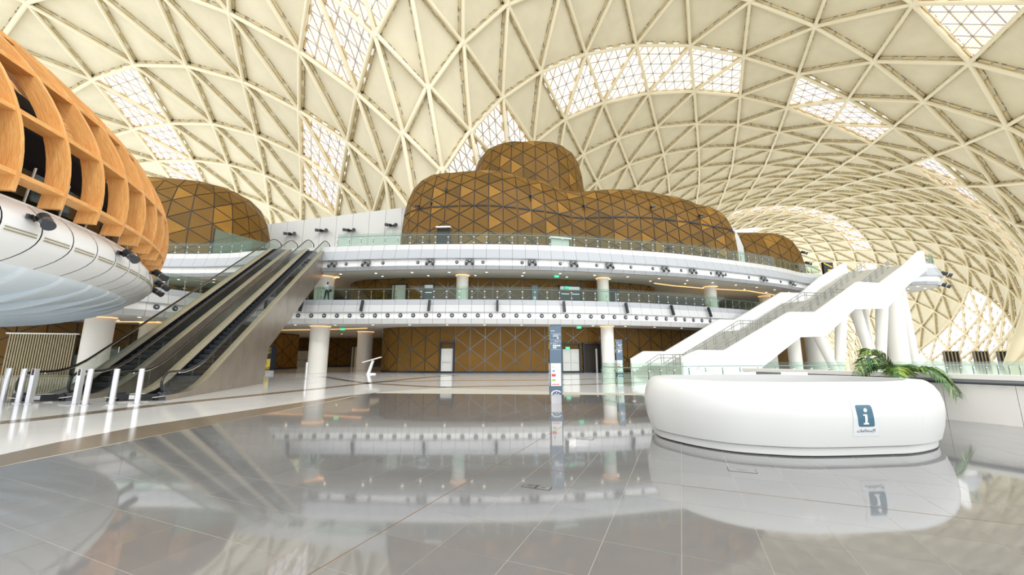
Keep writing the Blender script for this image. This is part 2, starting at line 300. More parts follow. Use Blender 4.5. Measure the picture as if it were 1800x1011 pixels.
 9:(-1,[(59.2,143.4,48.2),(69.1,145.3,52.9),(78.9,147.3,56.6),(88.8,149.5,59.7),(98.7,151.6,62.3),(108.8,153.9,63.9),(119.0,156.3,64.7),(129.1,159.3,64.6),(139.1,162.9,63.8),(148.9,167.1,62.0),(158.5,172.0,59.2),(167.5,177.7,55.8),(175.6,184.1,52.1),(182.9,191.0,47.7),(189.3,198.5,42.6),(194.7,206.5,36.8),(199.5,214.7,30.5),(204.1,223.0,23.8),(208.6,231.2,16.9),(212.9,239.0,10.3),(216.9,246.4,4.1),(220.8,253.4,-1.8),(224.4,260.1,-7.4)]),
 10:(-1,[(62.4,153.4,46.5),(71.9,155.6,51.5),(81.3,157.9,55.8),(90.9,160.2,59.6),(100.5,162.4,62.5),(110.3,164.7,64.5),(120.3,167.4,65.6),(130.2,170.5,65.9),(140.1,174.2,65.5),(149.8,178.5,64.1),(159.2,183.6,61.8),(167.9,189.4,59.0),(176.0,195.8,55.6),(183.1,202.9,51.6),(189.5,210.3,46.5),(195.4,218.0,40.7),(201.0,225.7,34.3),(206.3,233.5,27.6),(211.4,240.9,21.3),(216.1,247.9,15.2),(220.7,254.6,9.5),(225.0,260.9,4.0),(229.1,267.0,-1.1),(233.0,272.7,-6.1)]),
 11:(0,[(74.2,166.1,49.9),(83.3,168.6,55.0),(92.6,170.9,59.2),(101.9,173.1,62.4),(111.5,175.6,64.6),(121.3,178.4,66.1),(131.1,181.6,66.9),(140.7,185.4,66.8),(150.2,189.9,65.9),(159.2,195.3,64.3),(167.8,201.2,61.9),(175.6,207.8,58.8),(182.7,214.9,54.8),(189.5,222.1,49.7),(196.0,229.4,43.9),(202.1,236.8,37.6),(208.0,244.2,31.0),(213.6,251.3,24.6),(218.9,258.0,18.6),(224.0,264.3,12.9),(228.8,270.4,7.5),(233.4,276.1,2.3),(237.7,281.5,-2.6),(241.8,286.7,-7.2)]),
 12:(3,[(102.6,183.9,61.8),(112.4,186.5,64.5),(121.9,189.3,66.4),(131.3,192.5,67.6),(140.6,196.5,68.1),(149.9,201.3,67.8),(158.7,206.8,66.6),(167.1,213.0,64.4),(174.9,219.7,61.3),(182.2,226.8,57.3),(189.4,233.8,52.3),(196.3,240.8,46.6),(202.9,248.0,40.5),(209.2,255.2,33.8),(215.2,262.0,27.5),(220.8,268.5,21.6),(226.2,274.7,15.9),(231.3,280.5,10.5),(236.2,286.1,5.4),(240.8,291.4,0.5),(245.2,296.4,-4.1)]),
 13:(6,[(130.4,203.2,68.2),(140.0,207.4,69.5),(149.1,212.4,69.7),(157.8,218.2,68.6),(166.1,224.6,66.5),(174.0,231.5,63.4),(181.7,238.4,59.4),(189.3,245.3,54.5),(196.5,252.2,48.9),(203.4,259.2,42.8),(209.9,265.9,37.0),(216.1,272.2,31.5),(222.0,278.2,26.3),(227.5,283.9,21.3),(232.8,289.4,16.5),(237.9,294.5,12.0),(242.7,299.4,7.8),(247.2,304.1,3.7),(251.5,308.5,-0.1),(255.6,312.7,-3.8),(259.5,316.7,-7.3)]),
 14:(8,[(147.5,223.2,71.6),(156.4,229.6,70.4),(164.9,236.2,68.2),(173.1,243.0,65.1),(181.2,249.9,61.1),(189.1,256.7,56.4),(196.6,263.5,50.9),(203.7,270.0,45.7),(210.5,276.1,40.8),(216.9,282.0,36.1),(223.0,287.5,31.6),(228.8,292.8,27.4),(234.3,297.8,23.3),(239.6,302.6,19.5),(244.6,307.1,15.9),(249.3,311.4,12.4),(253.8,315.5,9.2),(258.0,319.4,6.0),(262.1,323.0,3.1),(265.9,326.5,0.3),(269.6,329.9,-2.4),(273.1,333.0,-4.9)]),
 15:(12,[(180.6,261.3,62.7),(188.8,268.0,58.0)]),
}# ---------------------------------------------------------------- floor
TU = Vector((sin(radians(23)), cos(radians(23)))); TV = Vector((cos(radians(23)), -sin(radians(23))))
FIELD = [(-7.3, -9), (34, -9), (34, 13.6), (10, 15.6), (4, 17), (1.5, 17.7), (-1.9, 19.2), (-3.6, 19.4), (-5.6, 17.5), (-6.1, 15.4), (-6.5, 11.5), (-6.85, 8.3), (-7.1, 6.2)]
def clip(poly, cp):
    out = [Vector(p) for p in poly]; n = len(cp)
    for i in range(n):
        a = Vector(cp[i]); b = Vector(cp[(i+1) % n]); e = b-a; inp = out; out = []
        sd = lambda p: e.x*(p.y-a.y)-e.y*(p.x-a.x)
        for q in range(len(inp)):
            p, r = inp[q], inp[(q+1) % len(inp)]; s0, s1 = sd(p), sd(r)
            if s0 >= 0: out.append(p)
            if (s0 >= 0) != (s1 >= 0): out.append(p.lerp(r, s0/(s0-s1)))
        if len(out) < 3: return []
    return out
b = MB(); b.prism([(-90, -12), (230, -12), (230, 230), (-90, 230)], -.5, -.004, 'cream_floor')
floor = b.build('floor', kind='structure')
b = MB(); b.prism(FIELD, -.0038, -.0016, 'grout'); b.build('grout_bed', floor)
rest = MB(); tiles = []
for ia in range(-20, 34):
    for ib in range(-30, 60):
        a0 = 2.37+.6*ia; b0 = -.1+.6*ib; g = .0022
        q = [TU*x+TV*y for x, y in ((a0+g, b0+g), (a0+.6-g, b0+g), (a0+.6-g, b0+.6-g), (a0+g, b0+.6-g))][::-1]
        c = TU*(a0+.3)+TV*(b0+.3)
        if c.y < .8 or abs(c.x) > c.y*1.5+1.5 or c.y > 21: continue
        q = clip(q, FIELD)
        if not q: continue
        if (c.x-10.55)*.89+(c.y-9.89)*.46 > .3: continue      # stops at the parapet wall
        tiles.append((c.length, q, (ia*7+ib*13) % 5 == 0))
tiles.sort(key=lambda t: t[0])
for n, (d, q, alt) in enumerate(tiles):
    z = -.0002*((n*37) % 4)
    if n < 285:
        t = MB(); t.prism(q, -.004, z, 'tile2' if alt else 'tile'); t.build('floor_tile', floor)
    else: rest.prism(q, -.004, z, 'tile2' if alt else 'tile')
rest.build('tile_field', floor, kind='stuff')
# the two darker movement joints
for a, bb in (((TV*-2.5+TU*.2), (TV*-2.5+TU*17)), ((TV*2.9+TU*1.0), (TV*2.9+TU*3.9)), ((TU*5.37+TV*-3), (TU*5.37+TV*8))):
    d = (bb-a).normalized(); nrm = Vector((d.y, -d.x))*.005
    t = MB(); t.prism([a-nrm, a+nrm, bb+nrm, bb-nrm][::-1], -.003, .0003, 'joint_rust'); t.build('movement_joint', floor)
def strip(pts, w, w2=None):
    C = [Vector(p) for p in pts]; N = normals2d(C); t = MB()
    for i in range(len(C)-1): t.prism([C[i]-N[i]*w/2, C[i]+N[i]*w/2, C[i+1]+N[i+1]*w/2, C[i+1]-N[i+1]*w/2], -.004, .0006, 'brown_strip')
    t.build('granite_inlay', floor)
strip([(-12.6, 7.5), (-11.6, 10), (-11.1, 13.2), (-10.3, 15.6), (-8.9, 20.5), (-8.2, 23.6), (-6.2, 30), (-4.6, 33)], .65)
strip([(-14.6, 31), (-11.2, 26.5), (-8.4, 23.2), (-4.4, 20.6), (-3.0, 20.0)], .55)
strip([(-8.6, 24), (-4.0, 25.6), (2, 26.2), (7, 28), (14, 31)], .5)
strip([(-3.6, 20.2), (1, 21.2), (4.4, 22.2), (8, 24)], .5)
t = MB(); t.prism([(-8.3, -9), (-7.3, -9), (-7.1, 6.2), (-6.85, 8.3), (-6.5, 11.5), (-6.1, 15.4), (-5.6, 17.5), (-6.6, 15.4), (-7.6, 11.3), (-8.15, 9), (-8.1, 7.4), (-7.9, 6.2)], -.004, .0004, 'brown_strip'); t.build('granite_border', floor)
# outlet covers let into the floor
def at(px, py, z=0.0):
    x = (px-900)/690; y = -(py-505.5)/690; c, s = cos(radians(10)), sin(radians(10)); v = Vector((x, c-s*y, s+c*y)); k = (z-1.5)/v.z
    return Vector((0, 0, 1.5))+v*k
for n, (px, py, w, h) in enumerate(((931, 854.5, .17, .13), (956, 858, .17, .13), (1304, 827, .34, .2), (1029, 771, .3, .2))):
    p = at(px, py); R = Matrix.Rotation(radians(-23), 3, 'Z'); t = MB(); t.box((p.x, p.y, .0015), (w, h, .002), 'grayjoint', R); t.box((p.x, p.y, .0022), (w-.02, h-.02, .0028), 'chrome' if n < 2 else 'tile2', R)
    t.box((p.x, p.y, .004), (w*.3, .015, .001), 'darkgrey', R)
    t.build('floor_outlet', None, label=['square steel outlet cover in the grey tiles, left one of the pair', 'square steel outlet cover in the grey tiles, right one of the pair', 'tiled access cover with a handle in front of the information desk', 'tiled access cover beside the left end of the information desk'][n], cat='floor outlet', group='outlet covers in the floor')

# ---------------------------------------------------------------- gridshell roof
NODE = {}
for i, (j0, L) in SHELL.items():
    for q, p in enumerate(L): NODE[(i, j0+q)] = Vector(p)
TRI = []
for (i, j) in NODE:
    a, c, d, e = NODE.get((i, j)), NODE.get((i+1, j)), NODE.get((i, j+1)), NODE.get((i+1, j+1))
    if c and d: TRI.append(((i, j), (i+1, j), (i, j+1), (i, j)))
    if c and d and e: TRI.append(((i+1, j), (i+1, j+1), (i, j+1), (i, j)))
NRM = {k: Vector() for k in NODE}; TN = []
for t in TRI:
    P = [NODE[k] for k in t[:3]]; n = (P[1]-P[0]).cross(P[2]-P[0]).normalized(); c = (P[0]+P[1]+P[2])/3
    TN.append(n)
sgn = 1 if TN and sum((n.dot(CAM-NODE[t[0]])) for n, t in zip(TN, TRI)) > 0 else -1
TN = [n*sgn for n in TN]
for t, n in zip(TRI, TN):
    for k in t[:3]: NRM[k] += n
for k in NRM: NRM[k].normalize()
def glazed(i, j):
    if i == 1 and (j in (-7, -6, -5, -3, -2, -1, 0, 2, 3, 5, 6, 7, 8, 9, 10)): return 1
    if i == -2 and j in (-5, -6, -8, -9, 3): return 1
    if i == -6 and j in (-8, -9, -10): return 1
    if i == 9 and (2 <= j <= 10 or j in (12, 13)): return 1
    if i in (-1, 0, 1, 2, 3, 4) and j >= 12: return 2
    return 0
roof = thing('ceiling', 'cream gridshell roof of triangular panels and steel tubes', None, kind='structure'); del roof['label']
def share(P):
    c = sum(P, Vector())/len(P); s, ok = spx(c); return s if ok and c.z > -5 else 0
panels = []; panes = []
for t, n in zip(TRI, TN):
    P = [NODE[k] for k in t[:3]]; c = sum(P, Vector())/3
    if c.z < -12: continue
    Q = [p+(c-p)*.008 for p in P]; g = glazed(*t[3])
    (panes if g else panels).append((share(P), Q, n, g))
panels.sort(key=lambda x: -x[0]); field = MB()
for q, (s, Q, n, g) in enumerate(panels):
    if q < 290: t = MB(); t.slab(Q, n*-.18, 'shell'); t.build('roof_panel', roof)
    else: field.slab(Q, n*-.18, 'shell')
field.build('far_roof_panels', roof, kind='stuff')
NS = 5
for q, (s, Q, n, g) in enumerate(sorted(panes, key=lambda x: -x[0])):
    t = MB(); t.face(Q, 'pane_dot' if g == 1 else 'pane'); t.uv = [(0, 0), (1, 0), (0, 1)]; pn = t.build('skylight_pane', roof)
    t = MB(); a, b_, c = Q; m = NS if g == 1 else 3
    for k in range(1, m):
        f = k/m
        for p0, p1 in ((a.lerp(b_, f), a.lerp(c, f)), (b_.lerp(a, f), b_.lerp(c, f)), (c.lerp(a, f), c.lerp(b_, f))):
            d = (p1-p0).normalized(); w = d.cross(n)*(.075 if g == 1 else .04)
            t.slab([p0-w, p0+w, p1+w, p1-w], n*.12, 'wire')
    t.build('mullion_grid', pn)
E_ = {}
for t, n in zip(TRI, TN):
    K = t[:3]
    for x, y in ((K[0], K[1]), (K[1], K[2]), (K[2], K[0])):
        if NODE[x].z < -14 and NODE[y].z < -14: continue
        E_.setdefault(tuple(sorted((x, y))), []).append(n)
def strut_mesh(long_):
    t = MB(); t.tube([(0, 0, .72), (0, 1, .72)], .30, 'tube', 8)
    t.box((0, .5, .42), (.10, .94, .34), 'cleat')
    for y, w, h in ((.13, .13, .34), (.36, .10, .22), (.62, .13, .34), (.87, .13, .34)): t.box((0, y, .16+.10), (.62, w, .32), 'cleat')
    for y, w in ((.06, .05), (.21, .07), (.29, .04), (.5, .10), (.69, .05), (.77, .05), (.95, .05)):
        for sx in (-1, 1): t.box((sx*.33, y, .03), (.05, w, .05), 'gap_shade_and_collar')  # dark dashes paint the shade in the gap between bracket and panel
    return t.data('strut', False)
sm = strut_mesh(1)
for p in sm.polygons: p.use_smooth = len(p.vertices) == 4 and p.index < 8
edges = sorted(E_.items(), key=lambda e: -share([NODE[e[0][0]], NODE[e[0][1]]]))
def strut_mat(a, c, n):
    y = c-a; L = y.length; y.normalize(); z = (n-y*n.dot(y)).normalized(); x = y.cross(z)
    return Matrix(((x.x, y.x*L, z.x, a.x), (x.y, y.y*L, z.y, a.y), (x.z, y.z*L, z.z, a.z), (0, 0, 0, 1)))
far = MB(); vs0 = [v.co.copy() for v in sm.vertices]; fs0 = [tuple(p.vertices) for p in sm.polygons]; mi0 = [p.material_index for p in sm.polygons]
for k in ('tube', 'cleat', 'gap_shade_and_collar'): far.m(k)
for q, ((x, y), ns) in enumerate(edges):
    n = sum(ns, Vector()).normalized(); A = strut_mat(NODE[x], NODE[y], n)
    if q < 295: obj('strut', sm, roof, mw=A)
    else:
        o0 = len(far.v); far.v += [tuple(A @ v) for v in vs0]; far.f += [tuple(o0+i for i in f) for f in fs0]; far.mi += mi0
fo = far.build('far_struts', roof, kind='stuff')
t = MB(); t.lathe([(.42, .28), (.46, .42), (.46, .95), (.36, 1.04), (.1, 1.08)], n=10, k='tube'); t.lathe([(.5, .0), (.5, .3)], n=6, k='gap_shade_and_collar'); nm = t.data('node_joint')
far = MB(); vs1 = [v.co.copy() for v in nm.vertices]; fs1 = [tuple(p.vertices) for p in nm.polygons]; mi1 = [p.material_index for p in nm.polygons]
for k in ('tube', 'gap_shade_and_collar'): far.m(k)
for q, k in enumerate(sorted(NODE, key=lambda k: -share([NODE[k]]))):
    p = NODE[k]
    if p.z < -12: continue
    z = NRM[k]; x = z.orthogonal().normalized(); y = z.cross(x); A = Matrix(((x.x, y.x, z.x, p.x), (x.y, y.y, z.y, p.y), (x.z, y.z, z.z, p.z), (0, 0, 0, 1)))
    if q < 200: obj('node_joint', nm, roof, mw=A)
    else:
        o0 = len(far.v); far.v += [tuple(A @ v) for v in vs1]; far.f += [tuple(o0+i for i in f) for f in fs1]; far.mi += mi1
far.build('far_node_joints', roof, kind='stuff')

# ---------------------------------------------------------------- bronze-clad bodies
def lattice(parent, S, n, R, out, keep, gap=.05, tint=None, limit=290, back=False):
    """S(i, t) -> point on the surface; triangular panels between columns i"""
    T = []
    for i in range(n):
        ev = i % 2 == 0
        A = i if ev else i+1; B = i+1 if ev else i
        E = [(A, r/R) for r in range(R+1)]; O = [(B, 0)]+[(B, (r+.5)/R) for r in range(R)]+[(B, 1)]
        for r in range(R):
            T.append((E[r], E[r+1], O[r+1]))
            if r < R-1: T.append((O[r+1], O[r+2], E[r+1]))
        T.append((E[0], O[0], O[1])); T.append((E[R], O[R+1], O[R]))
    L = []; bk = MB()
    for tr in T:
        P = [S(*k) for k in tr]; c = sum(P, Vector())/3; nn = (P[1]-P[0]).cross(P[2]-P[0])
        nn0 = nn.length
        if nn0 < .004: continue
        nn.normalize()
        if nn.dot(c-out(c)) < 0: nn = -nn; P = P[::-1]
        if not keep(c, nn): continue
        if back: bk.face(P, 'joint')
        Q = []; gp = min(gap, .09*nn0/max((P[q]-P[q-1]).length for q in range(3)))
        for q in range(3):                                    # inset every edge by the joint width
            p, a, d = P[q], P[q-1], P[(q+1) % 3]; u = (a-p).normalized(); v = (d-p).normalized(); sn = u.cross(v).length
            if sn < .05: break
            Q.append(p+(u+v)*(gp/sn))
        if len(Q) < 3 or (Q[1]-Q[0]).cross(Q[2]-Q[0]).dot(nn) <= 0: continue
        L.append((spx(c)[0]*max(0, nn.dot((CAM-c).normalized())), Q, nn))
    if back: bk.build('backing_shell', parent)
    L.sort(key=lambda x: -x[0]); rest = MB(); random.seed(3)
    for q, (s, Q, nn) in enumerate(L):
        z = random.random(); k = 'gold2' if z < tint else ('gold3' if z > 1-tint else 'gold')
        Q = [p+nn*.05 for p in Q]
        if q < limit: t = MB(); t.slab(Q, nn*-.05, k); t.build('bronze_panel', parent)
        else: rest.slab(Q, nn*-.05, k)
    if rest.v: rest.build('bronze_panel_field', parent, kind='stuff')
def capsule(name, label, spine, Rr, zb, H, p_, step, rows, wrap=1.0, tint=.1, limit=290, up=.55):
    """body with a stadium plan round a spine; H(s) height along the spine, s in 0..1"""
    sp = catmull(spine, .5); ns = normals2d(sp); m = len(sp)
    out = []; 
    a0 = atan2(-ns[0].y, -ns[0].x)
    for k in range(int(12*wrap), -1, -1):                    # left end, wrapping round to the front
        f = radians(90*k/12)
        d = ns[0]*cos(f)+Vector((-ns[0].y*-1, ns[0].x*-1))*-sin(f); t = (sp[1]-sp[0]).normalized(); d = ns[0]*cos(f)-t*sin(f)
        out.append((sp[0]+d*Rr, sp[0], 0))
    for i in range(1, m-1): out.append((sp[i]+ns[i]*Rr, sp[i], i/(m-1)))
    t = (sp[-1]-sp[-2]).normalized()
    for k in range(0, int(12*wrap)+1):
        f = radians(90*k/12); out.append((sp[-1]+(ns[-1]*cos(f)+t*sin(f))*Rr, sp[-1], 1))
    L = [0]
    for i in range(1, len(out)): L.append(L[-1]+(out[i][0]-out[i-1][0]).length)
    n = max(2, round(L[-1]/step)); cols = []; j = 0
    for q in range(n+1):
        s = L[-1]*q/n
        while j < len(L)-2 and L[j+1] < s: j += 1
        f = (s-L[j])/max(1e-9, L[j+1]-L[j]); cols.append(tuple(out[j][e].lerp(out[j+1][e], f) for e in (0, 1))+(out[j][2]*(1-f)+out[j+1][2]*f,))
    tab = []
    for c, q, s in cols:
        pts = []; h = H(s)
        for e in range(61):
            f = e/60*pi/2; cs, sn = max(0, cos(f))**p_, sin(f)**p_
            xy = q+(c-q)*cs; pts.append(Vector((xy.x, xy.y, zb+h*sn)))
        l = [0]
        for e in range(60): l.append(l[-1]+(pts[e+1]-pts[e]).length)
        tab.append((pts, l))
    def S(i, t):
        pts, l = tab[i]; s = l[-1]*t*up*1.6 if False else l[-1]*t; e = 0
        lo, hi = 0, 60
        while hi-lo > 1:
            md = (lo+hi)//2
            if l[md] <= s: lo = md
            else: hi = md
        return pts[lo].lerp(pts[hi], (s-l[lo])/max(1e-9, l[hi]-l[lo]))
    root = thing(name, label, 'pavilion')
    cen = Vector((sum(p.x for p in sp)/m, sum(p.y for p in sp)/m, zb))
    def outp(c):
        q = min(sp, key=lambda p: (p.x-c.x)**2+(p.y-c.y)**2); return Vector((q.x, q.y, zb))
    lattice(root, S, n, rows, outp, lambda c, nn: True, tint=tint, limit=limit, back=True)
    return root, S, n
def Hmain(s):
    pts = [(0, 10.2), (.15, 10.5), (.33, 9.7), (.46, 8.6), (.56, 9.0), (.72, 9.2), (.88, 8.8), (1, 8.0)]
    for (a, x), (c, y) in zip(pts, pts[1:]):
        if s <= c: f = (s-a)/(c-a); f = f*f*(3-2*f); return x+(y-x)*f
    return 7.4
mainb, SM, NM = capsule('bronze_pavilion', 'large long bronze pavilion with domed triangular panels on the top balcony', [(-7.0, 42.3), (-3, 42.2), (1.5, 42.9), (6.5, 44.2), (12.5, 44.3), (21.4, 46.2)], 5.2, 11.2, Hmain, .60, 1.45, 8, tint=.12)
for i in range(2, NM-2):
    a, c = SM(i, .375), SM(i+1, .375); n = Vector((c.y-a.y, a.x-c.x, 0)).normalized(); e = (c-a)*.09
    t = MB(); t.slab([a+e+n*.07, c-e+n*.07, c-e+n*.07+Vector((0, 0, .12)), a+e+n*.07+Vector((0, 0, .12))], n*.06, 'doorframe'); t.build('track_bar', mainb)
tower, ST, NT = capsule('bronze_tower', 'tall rounded bronze tower rising behind the long bronze pavilion', [(.7, 52.6), (3.7, 52.6)], 6.5, 11.2, lambda s: 19.0, .34, 1.55, 11, tint=.08, limit=250)
leftb, SL, NL = capsule('bronze_dome', 'dark bronze dome behind the timber pod and escalators', [(-52, 46), (-40.2, 48.4)], 8.8, 6.5, lambda s: 16.3, .55, 2.1, 10, tint=.08, limit=220)
rightb, SR, NR_ = capsule('bronze_dome', 'small dark bronze dome at the far right end of the top balcony', [(30, 59), (38.2, 59.6)], 6.0, 11.2, lambda s: 8.9, .62, 1.7, 6, tint=.08, limit=150)
# ---------------------------------------------------------------- balconies
def fascia(name, pts, prof, rowmat, step, zs, back):
    """prof: (offset, z) from top to bottom; slab top and soffit are closed behind it"""
    C = catmull(pts, step); N = normals2d(C); root = thing(name, None, None, kind='structure'); root.pop('label', None)
    P = lambda i, r: Vector((C[i].x+N[i].x*prof[r][0], C[i].y+N[i].y*prof[r][0], prof[r][1]))
    for r in range(len(prof)-1):
        k = rowmat[r]
        if k is None: continue
        for i in range(len(C)-1):
            a, b_, c, d = P(i, r), P(i+1, r), P(i+1, r+1), P(i, r+1); cc = (a+b_+c+d)/4
            Q = [q.lerp(cc, .0)+(cc-q).normalized()*.012 for q in (a, b_, c, d)]; n = (Q[1]-Q[0]).cross(Q[3]-Q[0]).normalized()
            if n.dot(Vector((N[i].x, N[i].y, 0))) < 0 and abs(n.z) < .9: n = -n
            t = MB(); t.slab(Q, n*-.04, k); t.build('fascia_panel', root)
    g = MB()                                                   # core behind the panels, floor and soffit
    for i in range(len(C)-1):
        ins = lambda q, z, e=.06: Vector((C[q].x-N[q].x*e, C[q].y-N[q].y*e, z))
        g.face([ins(i, zs[1]+.05), ins(i+1, zs[1]+.05), ins(i+1, zs[0]-.05), ins(i, zs[0]-.05)], 'darkgrey')
    cb = [Vector((min(max(p.x, back[0]), back[1]), back[2])) for p in C]
    for z, k, dz in ((zs[0], 'slabtop', -.05), (zs[1], 'soffit', .05)):
        for i in range(len(C)-1):
            g.face([(C[i].x-N[i].x*.02, C[i].y-N[i].y*.02, z), (C[i+1].x-N[i+1].x*.02, C[i+1].y-N[i+1].y*.02, z), (cb[i+1].x, cb[i+1].y, z), (cb[i].x, cb[i].y, z)], k)
    g.build('slab_core', root)
    return root, C, N
L1P = [(-62, 22), (-48, 26.6), (-38, 27.2), (-31, 26.6), (-27.4, 26.6), (-25.8, 28.6), (-24.6, 31.4), (-22.2, 33.6), (-19, 34.5), (-14, 34.6), (-8, 34.4), (0, 34.6), (8.4, 35.7), (13.6, 37.2), (20.4, 39.9), (26.6, 43), (33, 47.5), (38, 52)]
L2P = [(-46, 35), (-38, 36), (-32.8, 36.6), (-27.3, 36.4), (-22.5, 35.2), (-17.1, 34.3), (-10, 33.5), (-4, 33.3), (1, 33.5), (5.1, 34), (10.5, 35.2), (16.5, 36.8), (23.6, 39.6), (29.5, 42.4), (34.5, 45.4), (38.4, 46.2), (40.6, 43.6), (42.4, 41.0), (44.6, 40.6), (46.4, 42.2), (47.2, 45.5), (47.4, 52)]
bal1, C1, N1 = fascia('balcony', L1P, [(0, 6.5), (.12, 6.02), (.28, 5.36), (.12, 5.34), (.12, 4.78), (.0, 4.34)], ['white2', 'white', 'white2', 'bright', 'white'], 1.13, (6.5, 4.34), (-60, 48, 62))
bal2, C2, N2 = fascia('balcony', L2P, [(0, 11.25), (.14, 10.72), (.42, 9.92), (.12, 9.88), (.12, 9.28), (.3, 9.24), (.1, 8.95)], ['white', 'white2', 'white2', 'bright', 'white2', 'white2'], 1.13, (11.2, 8.95), (-60, 48, 66))
def nozzle_mesh(r):
    t = MB(); t.lathe([(r, 0), (r, .03), (r*.85, .05), (r*.6, .02), (r*.55, .06), (r*.25, .09)], n=14, k='nozzle'); t.lathe([(r*.72, .012), (r*.72, .075)], n=14, k='darkgrey'); t.lathe([(r*.45, .05), (r*.4, .1)], n=10, k='white2')
    me = t.data('jet_nozzle'); me.transform(Matrix.Rotation(radians(90), 4, 'X')); return me
nz = nozzle_mesh(.19); nz2 = nozzle_mesh(.15)
for i in range(len(C1)-1):
    c = (C1[i]+C1[i+1])/2; n = N1[i]
    if c.x < -26 or c.x > 26: continue
    p = c+n*.135; obj('jet_nozzle', nz, bal1, loc=(p.x, p.y, 5.06), rz=atan2(n.x, -n.y)*1)
def place_on(C, N, px, off, z):
    """point of the edge curve seen at picture column px"""
    best = None
    for i in range(len(C)-1):
        for f in (0, .25, .5, .75):
            c = C[i].lerp(C[i+1], f); n = N[i].lerp(N[i+1], f).normalized(); p = c+n*off
            d = p.y*.985+(z-1.5)*.174; x = 900+690*p.x/d
            if best is None or abs(x-px) < best[0]: best = (abs(x-px), p, n)
    return Vector((best[1].x, best[1].y, z)), atan2(best[2].x, -best[2].y)
for px in (607, 672, 737, 805, 850, 918, 984, 1048, 1108, 1146, 1199, 1248, 1276, 1315, 1373):
    p, a = place_on(C2, N2, px, .13, 9.58); obj('jet_nozzle', nz2, bal2, loc=p, rz=a)
# glass balustrades
def balustrade(C, N, z, name, label, hgt=1.08, inset=.12, skip=lambda p: False, clips=True, every=1):
    root = thing(name, label, 'balustrade'); hp = []
    post = MB(); post.box((0, 0, .42), (.03, .05, .84), 'rail_steel'); 
    for h in (.22, .74): post.box((0, -.02, h), (.16, .05, .04), 'chrome')
    pm = post.data('post'); ctop = []
    for i in range(0, len(C)-1, every):
        a = C[i]-N[i]*inset; b_ = C[min(i+every, len(C)-1)]-N[min(i+every, len(C)-1)]*inset
        if skip(a) or skip(b_): 
            if len(hp) > 1: t = MB(); t.tube(hp, .025, 'rail_steel', 6); t.build('handrail', root)
            hp = []; continue
        d = (b_-a); e = d.normalized()*.02; n = Vector((d.y, -d.x)).normalized()*.012
        t = MB(); t.prism([a+e-n, a+e+n, b_-e+n, b_-e-n], z+.03, z+hgt+.12, 'glass'); t.build('glass_pane', root)
        obj('post', pm, root, loc=(a.x, a.y, z), rz=atan2(N[i].x, -N[i].y)+0)
        if not hp: hp.append((a.x, a.y, z+hgt-.12))
        hp.append((b_.x, b_.y, z+hgt-.12))
    if len(hp) > 1: t = MB(); t.tube(hp, .025, 'rail_steel', 6); t.build('handrail', root)
    return root
balustrade(C1, N1, 6.5, 'glass_balustrade', 'glass balustrade with steel handrail along the middle balcony')
balustrade(C2, N2, 11.2, 'glass_balustrade', 'glass balustrade with steel handrail along the top balcony', skip=lambda p: 37.6 < p.x < 43.6 or -23.6 < p.x < -16.3)
# walls behind the balconies
def lwall(name, pts, z0, z1, rows, step, limit=200, jm='grayjoint'):
    C = catmull(pts, step); root = thing(name, None, None, kind='structure'); root.pop('label', None); N = normals2d(C)
    g = MB()
    for i in range(len(C)-1): g.face([(C[i].x, C[i].y, z0), (C[i+1].x, C[i+1].y, z0), (C[i+1].x, C[i+1].y, z1), (C[i].x, C[i].y, z1)], jm)
    g.build('joint_backing', root)
    S = lambda i, t: Vector((C[min(i, len(C)-1)].x, C[min(i, len(C)-1)].y, z0+.12+(z1-z0-.12)*t))
    def outp(c):
        i = min(range(len(C)), key=lambda i: (C[i]-Vector((c.x, c.y))).length); return Vector((c.x-N[i].x, c.y-N[i].y, c.z))
    lattice(root, S, len(C)-1, rows, outp, lambda c, n: True, gap=.05, tint=.0, limit=limit)
    g = MB()
    for i in range(len(C)-1): g.slab([(C[i].x+N[i].x*.02, C[i].y+N[i].y*.02, z0), (C[i+1].x+N[i+1].x*.02, C[i+1].y+N[i+1].y*.02, z0), (C[i+1].x+N[i+1].x*.02, C[i+1].y+N[i+1].y*.02, z0+.16), (C[i].x+N[i].x*.02, C[i].y+N[i].y*.02, z0+.16)], (N[i].x*.1, N[i].y*.1, 0), 'navy')
    g.build('skirting', root)
    return root, C, N
w0, W0, WN0 = lwall('wall_lower', [(-12.3, 50), (-13.6, 44.5), (-13.4, 41), (-11.2, 38.5), (-6, 37.5), (0, 37.5), (5, 38.2), (10, 39.3), (15, 41), (20, 43.4), (27, 47)], 0, 4.34, 2, 1.42, 260)
w1, W1, WN1 = lwall('wall_middle', [(-17, 47), (-17.2, 42), (-15.6, 38.6), (-11, 37.1), (-5, 36.9), (0, 37.1), (5, 37.7), (10, 39), (14.3, 41), (15.9, 43.4), (15.8, 48)], 6.5, 8.95, 1, 1.42, 160)
w2, W2_, WN2 = lwall('wall_far', [(-62, 40), (-50, 52), (-38, 60), (-25, 61.5), (-10, 61.5)], 0, 4.34, 2, 1.7, 120, 'joint')
w3, W3_, _ = lwall('wall_left', [(-60, 24), (-50, 27.5), (-40, 31.2), (-34.5, 35), (-30.5, 39.5), (-28.5, 44), (-28, 52)], 0, 4.34, 2, 1.7, 120, 'joint')
t = MB(); t.prism([(-62, 63), (50, 63), (50, 64), (-62, 64)], 0, 11.2, 'gold3'); t.build('wall_back', kind='structure')
t = MB(); t.prism([(-60, -10), (-59.5, -10), (-59.5, 60), (-60, 60)], 0, 10, 'plaster'); t.build('wall_left', kind='structure')  # unseen wall, added to keep side sky light off the left ground floor
